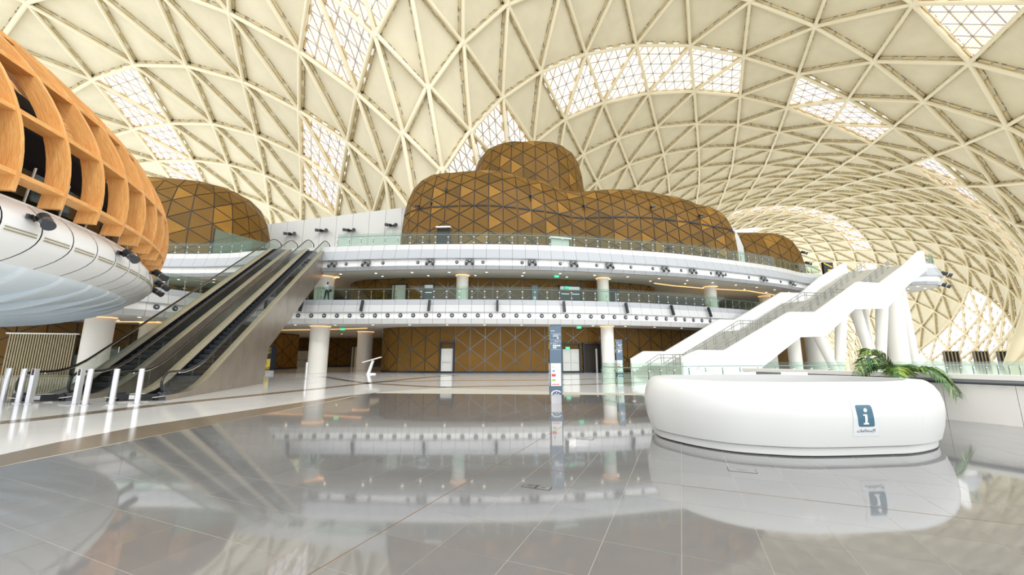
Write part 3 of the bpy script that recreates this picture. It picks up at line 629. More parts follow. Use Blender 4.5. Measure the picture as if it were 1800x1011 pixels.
# white wall between the domes, built of upright panels
wr = thing('wall_back', None, None, kind='structure'); wr.pop('label', None)
x = -42.0
while x < -9:
    z = 20.3+(x+36.5)*.13; z2 = z+.13*2.36; t = MB()
    t.slab([(x+.02, 54.5, 11.2), (x+2.34, 54.5, 11.2), (x+2.34, 54.5, z2), (x+.02, 54.5, z)], (0, .5, 0), 'plaster'); t.build('wall_panel', wr); x += 2.36
t = MB()
pr = [(26.5+.05*q, 0) for q in range(1)]
for q in range(10):
    f0, f1 = q/10, (q+1)/10; X0, X1 = 26.3+4.5*f0, 26.3+4.5*f1; Z = lambda f: 11.2+8.6*sqrt(max(0, 1-(f*.9)**3.4))
    t.slab([(X0, 50.5, 11.2), (X1, 50.5, 11.2), (X1, 50.5, Z(f1)), (X0, 50.5, Z(f0))], (0, 4, 0), 'plaster')
t.build('wall_right', kind='structure')

# ---------------------------------------------------------------- columns
def column(x, y, r, z0, z1, label, rb=None):
    c = thing('column', label, 'column', (x, y, z0)); n = 24; z = 0; H = z1-z0; k = max(1, round(H/1.45)); h = H/k
    for q in range(k):
        t = MB(); t.lathe([(r-.012, q*h), (r, q*h+.012), (r, (q+1)*h-.012), (r-.012, (q+1)*h)], n=32, k='column'); o = t.build('drum_cladding', c); smooth_shade(o, 30)
    t = MB(); t.lathe([(r-.05, -.0), (r-.05, .06)], n=24, k='black'); t.build('base_gap', c)
    t = MB(); t.lathe([(r+.01, H-.05), (r+.09, H-.03), (r+.09, H-.02)], n=32, k='warm'); t.build('light_ring', c)
    return c
column(-18.1, 37.2, .85, 0, 4.34, 'thick white round column left of centre under the middle balcony')
column(-16.9, 45.6, .85, 0, 4.34, 'white round column with warm light beside the lectern')
column(-31.6, 55, .72, 0, 4.34, 'slim white round column deep under the balcony near the dark sign')
column(-30.0, 28.6, .8, 0, 4.34, 'white round column beside the slatted gate')
column(-30.6, 33.6, .9, 0, 4.34, 'white round column seen through the left escalator glass')
column(9.0, 37.3, .6, 0, 4.34, 'white round column at ground level right of the tall sign')
column(-4.6, 35.8, .56, 6.5, 8.95, 'white round column in the middle of the middle balcony')
column(8.75, 37.2, .56, 6.5, 8.95, 'white round column on the middle balcony right of the wide dark door')
column(-17.7, 36.5, .85, 6.5, 8.95, 'white round column on the middle balcony behind the walking person')
column(21.4, 41.8, .6, 6.5, 8.95, 'white round column at the right end of the middle balcony')
column(31.6, 48.6, .6, 6.5, 8.95, 'white round column behind the top flights of the staircase')
# ---------------------------------------------------------------- lamps in the soffits
dl = MB(); dl.lathe([(.16, -.02), (.15, -.03), (.11, -.025)], n=12, k='bright'); dl.lathe([(.1, -.03), (.02, -.031)], n=10, k='lamp'); dlm = dl.data('downlight')
n = 0
for z, lab, rows in ((4.34, 'ground floor soffit', ((.9, 3), (5.5, 3), (10.5, 4), (15.5, 4), (20.5, 5))), (8.95, 'middle balcony soffit', ((1.0, 3), (2.4, 4)))):
    C, N = (C1, N1) if z < 5 else (C2, N2)
    for rn, (off, ev) in enumerate(rows):
        for i in range(6, len(C)-6, ev):
            p = C[i]-N[i]*off
            if off > 3 and not (-46 < p.x < -14 and p.y < 59): continue
            if off > 3 and p.x > -14.5: continue
            obj('downlight', dlm, None, 'small round downlight in the %s, %s' % (lab, ('row nearest the balcony edge', 'second row from the edge', 'third row from the edge', 'fourth row from the edge', 'deepest row')[rn]), 'lamp', '%s row of downlights in the %s' % (ORD[rn], lab), None, (p.x, p.y, z))
def warm_strip(pts, z, label, w=.07):
    t = MB(); P = [Vector(p) for p in pts]
    for a, c in zip(P, P[1:]):
        d = (c-a).normalized(); q = Vector((d.y, -d.x))*w; t.prism([a-q, a+q, c+q, c-q], z-.05, z-.01, 'warm')
    t.build('light_strip', None, label=label, cat='lamp')
warm_strip([(-27.2, 43), (-19, 41.2), (-14.6, 39.6)], 4.34, 'long warm light strip in the ground floor soffit behind the thick column')
warm_strip([(-34, 32), (-29.5, 32.3), (-27.5, 33.4)], 4.34, 'warm light strip in the soffit above the left escalator')
warm_strip([(-26, 39.5), (-20, 38.6), (-16.4, 36.3)], 8.95, 'warm light strip in the soffit above the walking person', .16)
warm_strip([(14.6, 39.6), (17, 41), (21, 42.6), (27, 44.3), (33, 48)], 8.95, 'long warm light strip in the soffit right of the bronze wall')
for (x, y, z, sx, sy, e) in ((-30, 49, 4.2, 26, 14, 190), (-24, 40, 8.8, 10, 5, 70), (24, 46, 8.8, 12, 4, 80)):
    l = bpy.data.lights.new('soffit_light', 'AREA'); l.shape = 'RECTANGLE'; l.size = sx; l.size_y = sy; l.energy = e; l.color = (1, .78, .52); lo = bpy.data.objects.new('soffit_light', l); COL.objects.link(lo); lo.location = (x, y, z)

# ---------------------------------------------------------------- doors and signs on the bronze walls
def on_curve(C, N, px, z, off=.12):
    p, a = place_on(C, N, px, off, z); return p, a
def door(C, N, px, z0, w, h, label, style, off=.1):
    p, a = place_on(C, N, px, off, z0); r = thing('door', label, 'door', p, a)
    t = MB(); fr = .12
    if style == 'lit': k1, k2, k3 = 'plaster', 'tile', 'warm'
    t.box((-w/2-fr/2, 0, h/2), (fr, .3, h+fr), 'doorframe'); t.box((w/2+fr/2, 0, h/2), (fr, .3, h+fr), 'doorframe'); t.box((0, 0, h+fr/2), (w+2*fr, .3, fr), 'doorframe'); t.build('door_frame', r)
    t = MB()
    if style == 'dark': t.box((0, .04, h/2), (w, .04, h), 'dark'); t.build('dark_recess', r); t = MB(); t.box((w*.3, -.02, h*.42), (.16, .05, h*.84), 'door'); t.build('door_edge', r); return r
    if style == 'open':
        t.box((0, .04, h/2), (w, .04, h), 'column'); t.build('lit_recess', r)
        t = MB(); t.box((-w*.34, -.01, h/2), (w*.1, .06, h), 'brown_strip'); t.build('door_leaf', r); return r
    hl = h*.82; t.box((0, .06, h-(h-hl)/2), (w, .04, h-hl), 'gold3' if style != 'shutter' else 'alu'); t.build('transom', r)
    nl = 2 if w > 1.6 else 1
    for q in range(nl):
        lw = w/nl; t = MB(); t.box((-w/2+lw*(q+.5), .02, hl/2), (lw-.03, .06, hl), 'door' if style != 'shutter' else 'darkgrey'); lf = t.build('door_leaf', r)
        t = MB(); t.box((-w/2+lw*(q+.5), -.05, 1.0), (lw*.75, .05, .06), 'chrome'); t.build('push_bar', lf)
    return r
door(W0, WN0, 782, 0, 1.15, 2.75, 'single grey door in a dark frame in the ground floor bronze wall', 'leaf')
door(W0, WN0, 1003, 0, 1.7, 2.7, 'pale double door under a green exit sign behind the tall sign', 'leaf')
door(W0, WN0, 1040, 0, 1.6, 2.7, 'dark open doorway left of the ground floor column', 'dark')
door(W1, WN1, 701, 6.5, 1.4, 1.75, 'bright lit open doorway on the middle balcony', 'open')
door(W1, WN1, 750, 6.5, .85, 1.75, 'narrow dark door on the middle balcony beside the bright doorway', 'shutter')
door(W1, WN1, 1001, 6.5, 2.1, 1.75, 'wide dark double door with exit sign on the middle balcony', 'shutter')
door(W1, WN1, 1080, 6.5, .9, 1.6, 'narrow dark doorway right of the column on the middle balcony', 'dark')
door(W2_, WN2, 490, 0, 1.9, 2.9, 'pale framed doorway far back under the balcony, left of the slim column', 'open', .2)
door(W2_, WN2, 532, 0, 2.2, 2.9, 'wide pale double door far back under the balcony beside the thick column', 'leaf', .2)
door(W2_, WN2, 628, 0, 2.2, 3.0, 'pale recessed panel door far back beside the lectern', 'open', .2)
def frontpt(S, n, px, z):
    best = None
    for i in range(n+1):
        for k in range(0, 40):
            p = S(i, k/60); 
            d = p.y*.985+(p.z-1.5)*.174; x = 900+690*p.x/d; e = abs(x-px)+abs(p.z-z)*14
            if best is None or e < best[0]: best = (e, p, i)
    i = min(max(best[2], 1), n-1); q = S(i+1, .2)-S(i-1, .2); return best[1], atan2(q.y, q.x), Vector((q.y, -q.x, 0)).normalized()
for px, w, h, lab, st in ((777, 1.25, 2.7, 'dark open doorway in the left part of the bronze pavilion', 'dark'), (994, 2.1, 2.0, 'pale door with a white canopy in the middle of the bronze pavilion', 'leaf')):
    p, a, n = frontpt(SM, NM, px, 11.3); r = thing('door', lab, 'door', (p.x+n.x*.12, p.y+n.y*.12, 11.2), a)
    t = MB(); t.box((-w/2, 0, h/2), (.08, .24, h), 'doorframe'); t.box((w/2, 0, h/2), (.08, .24, h), 'doorframe'); t.box((0, -.1, h+.08), (w+.2, .5, .12), 'bright'); t.build('door_frame', r)
    t = MB(); t.box((0, 0, h/2), (w-.08, .1, h-.02), 'dark' if st == 'dark' else 'door'); t.build('door_leaf', r)
def exit_sign(p, a, label, w=.42, h=.2):
    r = thing('exit_sign', label, 'exit sign', p, a, 'green exit signs')
    t = MB(); t.box((0, 0, 0), (w, .06, h), 'green_sign'); t.build('sign_box', r)
    t = MB(); t.box((-.06, -.035, -.02), (.05, .01, .1), 'print_white'); t.box((-.06, -.035, .055), (.04, .01, .035), 'print_white'); t.box((.08, -.035, 0), (.14, .01, .025), 'print_white'); t.slab([(.13, -.03, .05), (.18, -.03, 0), (.13, -.03, -.05)], (0, -.01, 0), 'print_white'); t.build('running_figure', r)
for C, N, px, z, lab in ((W0, WN0, 996, 2.32, 'green exit sign over the pale double door'), (W1, WN1, 995, 8.1, 'green exit sign on the wide dark double door')):
    p, a = place_on(C, N, px, .3, z); exit_sign(p, a, lab)
for px, z, lab in ((737, 12.3, 'green exit sign at the left end of the bronze pavilion'), (993, 12.05, 'green exit sign over the pale pavilion door'), (1018, 12.2, 'green exit sign right of the pale pavilion door')):
    p, a, n = frontpt(SM, NM, px, z); exit_sign(p+n*.15, a, lab)
for px, off, z, C, N, lab in ((602, 3.2, 4.1, C1, N1, 'green exit sign hanging beside the thick ground floor column'), (1020, .8, 4.15, C1, N1, 'green exit sign hanging above the pale double door'), (544, 3.0, 8.4, C2, N2, 'green exit sign near the walking person'), (979, 1.2, 8.7, C2, N2, 'green exit sign hanging over the middle balcony')):
    p, a = place_on(C, N, px, -off, z); exit_sign(p, a, lab)
# ---------------------------------------------------------------- information desk
DK = [(2.78, 8.0), (2.97, 7.2), (3.43, 6.62), (4.0, 6.36), (4.6, 6.27), (5.66, 6.36), (6.4, 6.5), (7.2, 6.95), (7.62, 7.6), (7.2, 8.8), (6.2, 9.5), (4.7, 9.55), (3.3, 9.1)]
DC = catmull(DK, .055, True); DN = normals2d(DC, True); DM = len(DC)
DPROF = [(-.03, .02), (-.02, .13), (-.04, .135), (-.04, .15), (.035, .155), (.09, .35), (.125, .58), (.125, .72), (.095, .88), (.035, 1.0), (-.03, 1.065), (-.08, 1.09), (-.16, 1.095)]
def dsurf(i, z):
    for (a, z0), (b_, z1) in zip(DPROF, DPROF[1:]):
        if z0 <= z <= z1: o = a+(b_-a)*(z-z0)/max(1e-6, z1-z0); break
    i = i % DM; k = int(i); f = i-k; c = DC[k].lerp(DC[(k+1) % DM], f); n = DN[k].lerp(DN[(k+1) % DM], f).normalized()
    return Vector((c.x+n.x*o, c.y+n.y*o, z)), n
desk = thing('information_desk', 'large white curved information desk on the grey tiled floor', 'desk')
near_i = lambda x, y: min(range(DM), key=lambda i: (DC[i]-Vector((x, y))).length)
seams = sorted({near_i(2.8, 7.6), near_i(4.47, 6.27), near_i(6.33, 6.49), near_i(7.62, 7.7), near_i(6.9, 9.2), near_i(5.2, 9.6), near_i(3.5, 9.2)})
for q, s in enumerate(seams):
    e = seams[(q+1) % len(seams)]; e = e if e > s else e+DM
    vs = []; m = len(DPROF); cols = range(s, e+1)
    for c_, i in enumerate(cols):
        k = i % DM; sh = .004 if c_ in (0, e-s) else 0
        for o, z in DPROF: vs.append((DC[k].x+DN[k].x*(o-sh), DC[k].y+DN[k].y*(o-sh), z))
        vs.append((DC[k].x-DN[k].x*.3, DC[k].y-DN[k].y*.3, 1.095)); vs.append((DC[k].x-DN[k].x*.3, DC[k].y-DN[k].y*.3, .5))
    m += 2; fs = [(i*m+j, (i+1)*m+j, (i+1)*m+j+1, i*m+j+1) for i in range(e-s) for j in range(m-1)]
    t = MB(); t.mesh_(vs, fs, 'desk'); o = t.build('desk_panel', desk); smooth_shade(o, 35)
t = MB(); t.prism([DC[i]-DN[i]*.05 for i in range(0, DM, 3)], .0, .03, 'black'); t.build('shadow_gap', desk)
t = MB(); t.prism([DC[i]-DN[i]*.31 for i in range(0, DM, 3)], .0, .02, 'slabtop'); t.build('inner_floor', desk)
ii = near_i(5.8, 9.56)
for di, w in ((-14, .5), (8, .7), (26, .4)):
    p, n = dsurf(ii+di, 1.06); t = MB(); t.box((p.x-n.x*.13, p.y-n.y*.13, 1.12), (.03, w, .06), 'bright', Matrix.Rotation(atan2(n.y, n.x), 3, 'Z')); t.build('counter_upstand', desk)
# printed sheet with the information sign, laid on the curved panel
i0 = min(range(DM), key=lambda i: abs(900+690*DC[i].x/(DC[i].y*.985-.12)-1503) if DC[i].y < 7 else 1e9)
U = (DC[(i0+1) % DM]-DC[i0]).length
def lay(t_pts_faces, k, lift, name, parent, z0=0.575):
    vs, fs = t_pts_faces; out = []
    for u, v in vs:
        p, n = dsurf(i0+u/U, z0+v); out.append(p+Vector((n.x, n.y, 0))*lift)
    t = MB(); t.mesh_(out, fs, k); return t.build(name, parent)
def grid(u0, u1, v0, v1, nu=8, nv=8, sk=0, rad=0):
    vs = []
    for a in range(nu+1):
        for c in range(nv+1):
            u = u0+(u1-u0)*a/nu; v = v0+(v1-v0)*c/nv
            if rad:
                du = max(0, abs(u-(u0+u1)/2)-((u1-u0)/2-rad)); dv = max(0, abs(v-(v0+v1)/2)-((v1-v0)/2-rad)); l = hypot(du, dv)
                if du > 0 and dv > 0 and l > rad: s_ = rad/l; u = (u0+u1)/2+math.copysign((u1-u0)/2-rad+du*s_, u-(u0+u1)/2); v = (v0+v1)/2+math.copysign((v1-v0)/2-rad+dv*s_, v-(v0+v1)/2)
            vs.append((u+sk*v, v))
    return vs, [(a*(nv+1)+c, (a+1)*(nv+1)+c, (a+1)*(nv+1)+c+1, a*(nv+1)+c+1) for a in range(nu) for c in range(nv)]
sg = thing('information_sign', 'teal square information sign with white letter i and Arabic lettering on the desk', 'sign')
lay(grid(-.21, .23, -.26, .29), 'sheet', .004, 'clear_sheet', sg)
lay(grid(-.135, .135, -.12, .20, 14, 14, -.10, .03), 'info', .006, 'teal_square', sg)
a = [(.055*.55*cos(2*pi*q/20), .125+.03*sin(2*pi*q/20)) for q in range(20)]; lay((a, [tuple(range(20))]), 'print_white', .009, 'letter_dot', sg)
for u0, u1, v0, v1 in ((-.045, .045, -.085, -.062), (-.02, .022, -.062, .065), (-.045, -.02, .045, .065)): lay(grid(u0, u1, v0, v1, 6, 8), 'print_white', .009, 'letter_i', sg)
def text_mesh(s, size, bold=0):
    c = bpy.data.curves.new('lettering', 'FONT'); c.body = s; c.size = size; c.align_x = 'CENTER'; c.offset = bold; c.resolution_u = 3
    o = bpy.data.objects.new('lettering', c); COL.objects.link(o); dg = bpy.context.evaluated_depsgraph_get(); me = bpy.data.meshes.new_from_object(o.evaluated_get(dg)); bpy.data.objects.remove(o); bpy.data.curves.remove(c)
    return me
try:
    me = text_mesh('\uFE95\uFE8E\uFEE3\uFEFC\uFECC\uFE98\uFEB3\uFEF9\uFE8D', .088, .0012)
    xs = [v.co.x for v in me.vertices]; sc = .30/(max(xs)-min(xs)); mx = (max(xs)+min(xs))/2
    lay(([((v.co.x-mx)*sc, v.co.y*sc) for v in me.vertices], [tuple(p.vertices) for p in me.polygons]), 'info_text', .009, 'arabic_lettering', sg, .575-.195)
except Exception as ex: print('text', ex)

# ---------------------------------------------------------------- escalators
ED = Vector((-.2334, .9724)); ER = Vector((.9724, .2334)); RUN = 19.4; FB = 2.0; FT = 2.3; RISE = 11.2
def prof_z(y):
    if y < FB: return 0
    if y > FB+RUN: return RISE
    return (y-FB)*RISE/RUN
def smooth_prof(dz, y0, y1, step=.5, soft=.9):
    out = []; y = y0
    while y <= y1+1e-6:
        z = sum(prof_z(y+soft*(k/6)) for k in range(-6, 7))/13; out.append((y, z+dz)); y += step
    return out
def escalator(name, label, origin):
    root = thing(name, label, 'escalator', (origin.x, origin.y, 0), atan2(ED.y, ED.x)-pi/2)
    W_ = 1.42; END = FB+RUN+FT
    hr = [(.30, .16), (.08, .24), (-.06, .42), (-.08, .62), (.0, .82), (.18, .94)]+smooth_prof(.97, .45, END-.7, .45)
    ze = RISE
    hr += [(END-.5, ze+.96), (END-.33, ze+.8), (END-.30, ze+.55), (END-.42, ze+.3)]
    step_m = MB(); step_m.box((0, .2, -.1), (1.0, .41, .2), 'step'); step_m.box((0, .015, -.01), (1.0, .03, .022), 'stepedge'); sm_ = step_m.data('step')
    n = int(RUN/.4)
    for q in range(-2, n+3):
        y = FB+q*.4; obj('step', sm_, root, loc=(0, y, round(prof_z(y+.2)/.231)*.231+.0))
    t = MB(); t.box((0, .6, .01), (1.1, 1.9, .02), 'steel'); t.build('comb_plate', root)
    t = MB(); t.box((0, END-.6, RISE+.01), (1.1, 2.6, .02), 'steel'); t.build('comb_plate', root)
    for sx in (-1, 1):
        x = sx*W_/2
        t = MB(); t.tube([(x, y, z) for y, z in hr], .042, 'rubber', 8); o = t.build('handrail', root); smooth_shade(o)
        t = MB(); t.tube([(x, y, z-.055) for y, z in hr[7:-4]], .022, 'chrome', 6); t.build('handrail_track', root)
        top = smooth_prof(.90, .3, END-.6, .5); bot = smooth_prof(.16, .3, END-.6, .5)
        k = 0; seg = 3
        while k < len(top)-1:
            e = min(k+seg, len(top)-1); P = [(x, *bot[j]) for j in range(k, e+1)]+[(x, *top[j]) for j in range(e, k-1, -1)]
            c = sum((Vector(p) for p in P), Vector())/len(P); P = [Vector(p)+(c-Vector(p)).normalized()*.012 for p in P]
            t = MB(); t.slab(P, (.012, 0, 0), 'glass2'); t.build('glass_pane', root); k = e
        t = MB(); t.slab([(x, .3, .2), (x, .1, .26), (x, -.02, .44), (x, -.03, .62), (x, .05, .8), (x, .3, .88)], (.012, 0, 0), 'glass2'); t.build('glass_pane', root)
        # inner skirt, decking, outer cladding
        sk = smooth_prof(.15, -.1, END-.2, .5)
        for j in range(len(sk)-1):
            (y0, z0), (y1, z1) = sk[j], sk[j+1]
            if j == 0: dk = MB(); sk_ = MB()
            dk.slab([(x-.0-sx*.2, y0, z0-.03), (x+sx*.16, y0, z0+.02), (x+sx*.16, y1, z1+.02), (x-sx*.2, y1, z1-.03)], (0, 0, -.03), 'steel')
            sk_.slab([(x-sx*.2, y0, z0-.05), (x-sx*.2, y1, z1-.05), (x-sx*.2, y1, z1-.3), (x-sx*.2, y0, z0-.3)], (sx*.02, 0, 0), 'black')
        dk.build('deck_strip', root); sk_.build('skirt', root)
        xo = x+sx*.15; L = smooth_prof(.16, .0, END-.2, .5); k = 0
        while k < len(L)-1:
            e = min(k+4, len(L)-1); up = [(xo, y, z) for y, z in L[k:e+1]]
            def low(y): 
                if y < 9.2: return 0.0
                return max(0, prof_z(y)-2.27) if y < FB+RUN-.4 else RISE-1.6
            dn = [(xo, y, min(low(y), z-.06)) for y, z in L[k:e+1]]
            P = up+dn[::-1]; c = sum((Vector(p) for p in P), Vector())/len(P)
            P = [Vector(p)+Vector((0, (c.y-p[1])*.006, 0)) for p in P]
            t = MB(); t.slab(P, (sx*-.03, 0, 0), 'steelpanel'); t.build('cladding_panel', root); k = e
        t = MB(); t.box((x, .22, .13), (.30, .46, .30), 'darkgrey', top=.86); t.build('newel_base', root)
    t = MB()
    for y0, y1 in ((9.2, 21),): t.slab([(-W_/2-.1, y0, prof_z(y0)-2.27), (W_/2+.1, y0, prof_z(y0)-2.27), (W_/2+.1, y1, prof_z(y1)-2.27), (-W_/2-.1, y1, prof_z(y1)-2.27)], (0, 0, .05), 'steelpanel')
    t.slab([(-W_/2-.1, 21, RISE-2.4), (W_/2+.1, 21, RISE-2.4), (W_/2+.1, END-.4, RISE-1.6), (-W_/2-.1, END-.4, RISE-1.6)], (0, 0, .05), 'steelpanel')
    t.slab([(-W_/2-.1, 9.2, 0), (W_/2+.1, 9.2, 0), (W_/2+.1, 9.2, 1.9), (-W_/2-.1, 9.2, 1.9)], (0, -.03, 0), 'steelpanel')
    t.build('truss_underside', root)
    t = MB(); t.box((0, -.0, .12), (1.25, .08, .22), 'black'); t.box((-.12, -.035, .13), (.16, .012, .14), 'print_white'); t.box((0, .05, .235), (.4, .16, .012), 'print_white'); t.build('notice', root)
    return root
base = Vector((-12.25, 14.15))
escalator('escalator', 'right escalator of the pair, nearest the thick white column', base-ER*.71)
escalator('escalator', 'left escalator of the pair, passing under the timber pod', base-ER*(.71+3.0)+ED*.55)
# entry bollards
def bollard(x, y, label, dev=False):
    r = thing('bollard', label, 'bollard', (x, y, 0), 0, 'bollards in front of the escalators')
    t = MB()
    if dev: t.box((0, 0, .56), (.13, .13, 1.1), 'alu'); t.box((0, -.068, 1.0), (.07, .012, .2), 'black'); 
    else: t.lathe([(.085, .012), (.075, .02), (.075, 1.1), (.07, 1.115)], n=20, k='alu')
    o = t.build('post', r); smooth_shade(o)
    t = MB(); t.lathe([(.14, 0), (.14, .012), (.1, .018)], n=20, k='chrome'); t.build('floor_flange', r)
    if dev: t = MB(); t.lathe([(.018, 0), (.018, .02)], (0, -.075, 1.05), n=8, k='red'); t.build('red_light', r)
for x, y, l, d in ((-17.3, 13.8, 'brushed steel bollard at the left edge of the picture', 0), (-16.1, 13.25, 'round steel bollard left of the first gate post with red light', 0), (-15.8, 13.3, 'square steel post with red light, left one', 1),
                   (-14.0, 13.05, 'square steel post with red light, right one', 1), (-13.5, 12.86, 'round steel bollard touching the right square post in view', 0), (-12.8, 13.0, 'round steel bollard in front of the right escalator handrail', 0), (-12.15, 13.17, 'rightmost round steel bollard by the escalator', 0), (-14.0, 27.3, 'lone slim steel post standing by the thick white column', 0)):
    bollard(x, y, l, d)

# ---------------------------------------------------------------- grand staircase
NEAR = [(12.61, 29.46, 1.42), (13.93, 29.78, 1.93), (16.44, 30.58, 1.93), (23.20, 32.67, 5.12), (25.90, 33.26, 5.18), (32.43, 36.15, 8.36), (35.22, 36.88, 8.36), (39.41, 38.31, 10.54), (41.98, 39.15, 12.2)]
FARP = [(10.55, 35.58, 1.28), (11.80, 35.87, 1.93), (13.98, 36.48, 1.93), (20.57, 39.17, 5.10), (22.55, 39.88, 5.13), (29.29, 42.47, 8.36), (32.06, 43.24, 8.40), (35.61, 44.61, 10.54), (38.77, 45.02, 12.23)]
NBOT = [(12.61, 29.46, 0), (19.2, 31.5, 0), (19.48, 32.01, .5), (24.01, 33.0, 3.1), (26.64, 33.6, 3.2), (31.35, 35.7, 5.8), (35.58, 37.0, 6.0), (39.03, 38.2, 8.35), (43.0, 39.6, 10.5)]
stair = thing('staircase', 'grand white staircase climbing right to the top balcony', 'staircase')
Fz = [0]+[(a[2]+b[2])/2-1.2 for a, b in zip(NEAR[1:], FARP[1:])]
def cpt(k, f, s):                                              # k flight, f along, s across 0 near .. 1 far
    P = lambda L, k: Vector((L[k][0], L[k][1], Fz[k]))
    return P(NEAR, k).lerp(P(NEAR, k+1), f).lerp(P(FARP, k).lerp(P(FARP, k+1), f), s)
for k in range(8):
    rise = Fz[k+1]-Fz[k]
    if rise < .2:
        t = MB(); t.slab([cpt(k, 0, .03), cpt(k, 1, .03), cpt(k, 1, .97), cpt(k, 0, .97)], (0, 0, -.3), 'stair_stone'); t.build('landing', stair); continue
    n = max(2, round(rise/.165))
    for q in range(n):
        f0, f1 = q/n, (q+1)/n; z = Fz[k]+rise*f1; P = [cpt(k, f0, .03), cpt(k, f1, .03), cpt(k, f1, .98), cpt(k, f0, .98)]
        t = MB(); t.slab([(p.x, p.y, z) for p in P], (0, 0, -.3), 'stair_stone'); t.build('step', stair)
        if rise > 2: t = MB(); t.slab([(p.x, p.y, z+.004) for p in (P[0], P[0].lerp(P[1], .16), P[3].lerp(P[2], .16), P[3])], (0, 0, -.02), 'white2'); t.build('step_nosing', stair)
def along(L, x):
    if x <= L[0][0]: return Vector(L[0])
    for a, c in zip(L, L[1:]):
        if a[0] <= x <= c[0]: return Vector(a).lerp(Vector(c), (x-a[0])/max(1e-6, c[0]-a[0]))
    return Vector(L[-1])
FBOT = [(10.55, 35.58, 0), (16.2, 37.3, 0), (21.2, 39.2, 3.1), (23.2, 40.1, 3.2), (28.4, 42.2, 5.8), (32.2, 43.3, 6.0), (35.2, 44.5, 8.35), (38.77, 45.02, 9.9)]
for top, bot, th in ((NEAR+[(42.6, 39.35, 12.15)], NBOT, (-.05, .22, 0)), (FARP+[(39.2, 45.1, 12.2)], FBOT, (.05, -.22, 0))):
    xs = sorted({round(p[0], 2) for p in top} | {round(p[0], 2) for p in bot if top[0][0] < p[0] < top[-1][0]})
    for a, c in zip(xs, xs[1:]):
        if c-a < .03: continue
        A, B = along(top, a), along(top, c); za, zb_ = along(bot, a).z, along(bot, c).z
        t = MB(); t.slab([(A.x, A.y, za), (B.x, B.y, zb_), B, A], th, 'bright'); t.build('parapet_panel', stair)
        e = Vector((0, -.04 if th[1] > 0 else .04, 0)); t = MB(); t.slab([A+e, B+e, B+e+Vector((0, 0, .06)), A+e+Vector((0, 0, .06))], (th[0], th[1]*1.35, 0), 'bright'); t.build('parapet_coping', stair)
for k in range(2, 8):
    a, c = NBOT[k], NBOT[k+1]; e, g = FBOT[k-1], FBOT[k] 
    t = MB(); t.slab([(a[0], a[1]+.35, a[2]+.1), (c[0], c[1]+.35, c[2]+.1), (g[0], g[1]-.2, g[2]+.1), (e[0], e[1]-.2, e[2]+.1)], (0, 0, .15), 'plaster'); t.build('stair_soffit', stair)
for s, kk in ((.34, range(0, 8)), (.68, range(0, 8))):
    seg = []
    for k in kk:
        for f in (0, 1):
            p = cpt(k, f, s)+Vector((0, 0, .95))
            if not seg or (p-seg[-1]).length > .01: seg.append(p)
    for dz in (0, -.28): t = MB(); t.tube([p+Vector((0, 0, dz)) for p in seg], .032, 'rail_steel', 6); t.build('handrail', stair)
    for k in kk:
        L = (cpt(k, 1, s)-cpt(k, 0, s)).length; n = max(1, round(L/1.25))
        for q in range(n):
            for e in (0, .25):
                p = cpt(k, min(1, (q+.2)/n+e/L), s); t = MB(); t.tube([p-Vector((0, 0, .05)), p+Vector((0, 0, .95))], .026, 'rail_steel', 6); t.build('handrail_post', stair)
def leg(a, c, r1, r2, label, k='column'):
    t = MB(); a = Vector(a); c = Vector(c); t.tube([a, a.lerp(c, .33), a.lerp(c, .66), c], r1, k, 20, r2=r2); o = t.build('support_column', label=label, cat='column'); smooth_shade(o)
leg((29.5, 36.5, 0), (27.9, 36.2, 3.9), .32, .46, 'slanting white leg of the first stair support, leaning left')
leg((29.8, 36.5, 0), (30.3, 36.1, 5.0), .36, .46, 'upright thick white leg of the first stair support')
leg((35.9, 39.6, 0), (34.1, 38.8, 6.2), .34, .5, 'slanting white leg of the second stair support, leaning left')
leg((36.4, 39.6, 0), (36.8, 38.8, 6.4), .38, .5, 'white leg of the second stair support, leaning right')
leg((37.7, 41.6, 0), (36.8, 40.9, 6.6), .3, .38, 'slim white leg behind the second stair support')
leg((40.3, 41.6, 0), (39.75, 40.7, 8.6), .9, .85, 'thickest white round column under the top of the staircase')
leg((43.9, 43.6, 0), (42.3, 42.4, 8.9), .5, .6, 'white round column right of the thickest stair column')
leg((25.2, 35.5, 0), (25.1, 35.3, 3.2), .5, .5, 'white round column under the second stair flight')
leg((31.8, 41.6, 0), (31.6, 41.3, 5.6), .88, .88, 'wide white round column lit warm behind the first stair support', 'column')
leg((32.6, 45.6, 0), (32.6, 45.6, 4.3), .4, .4, 'slim white round column between two wider ones under the stairs', 'column')
t = MB(); t.prism([(22.0, 38.6), (26.8, 40.2), (26.8, 41), (22.0, 41)], 0, 2.6, 'column'); t.build('wall_right', kind='structure')

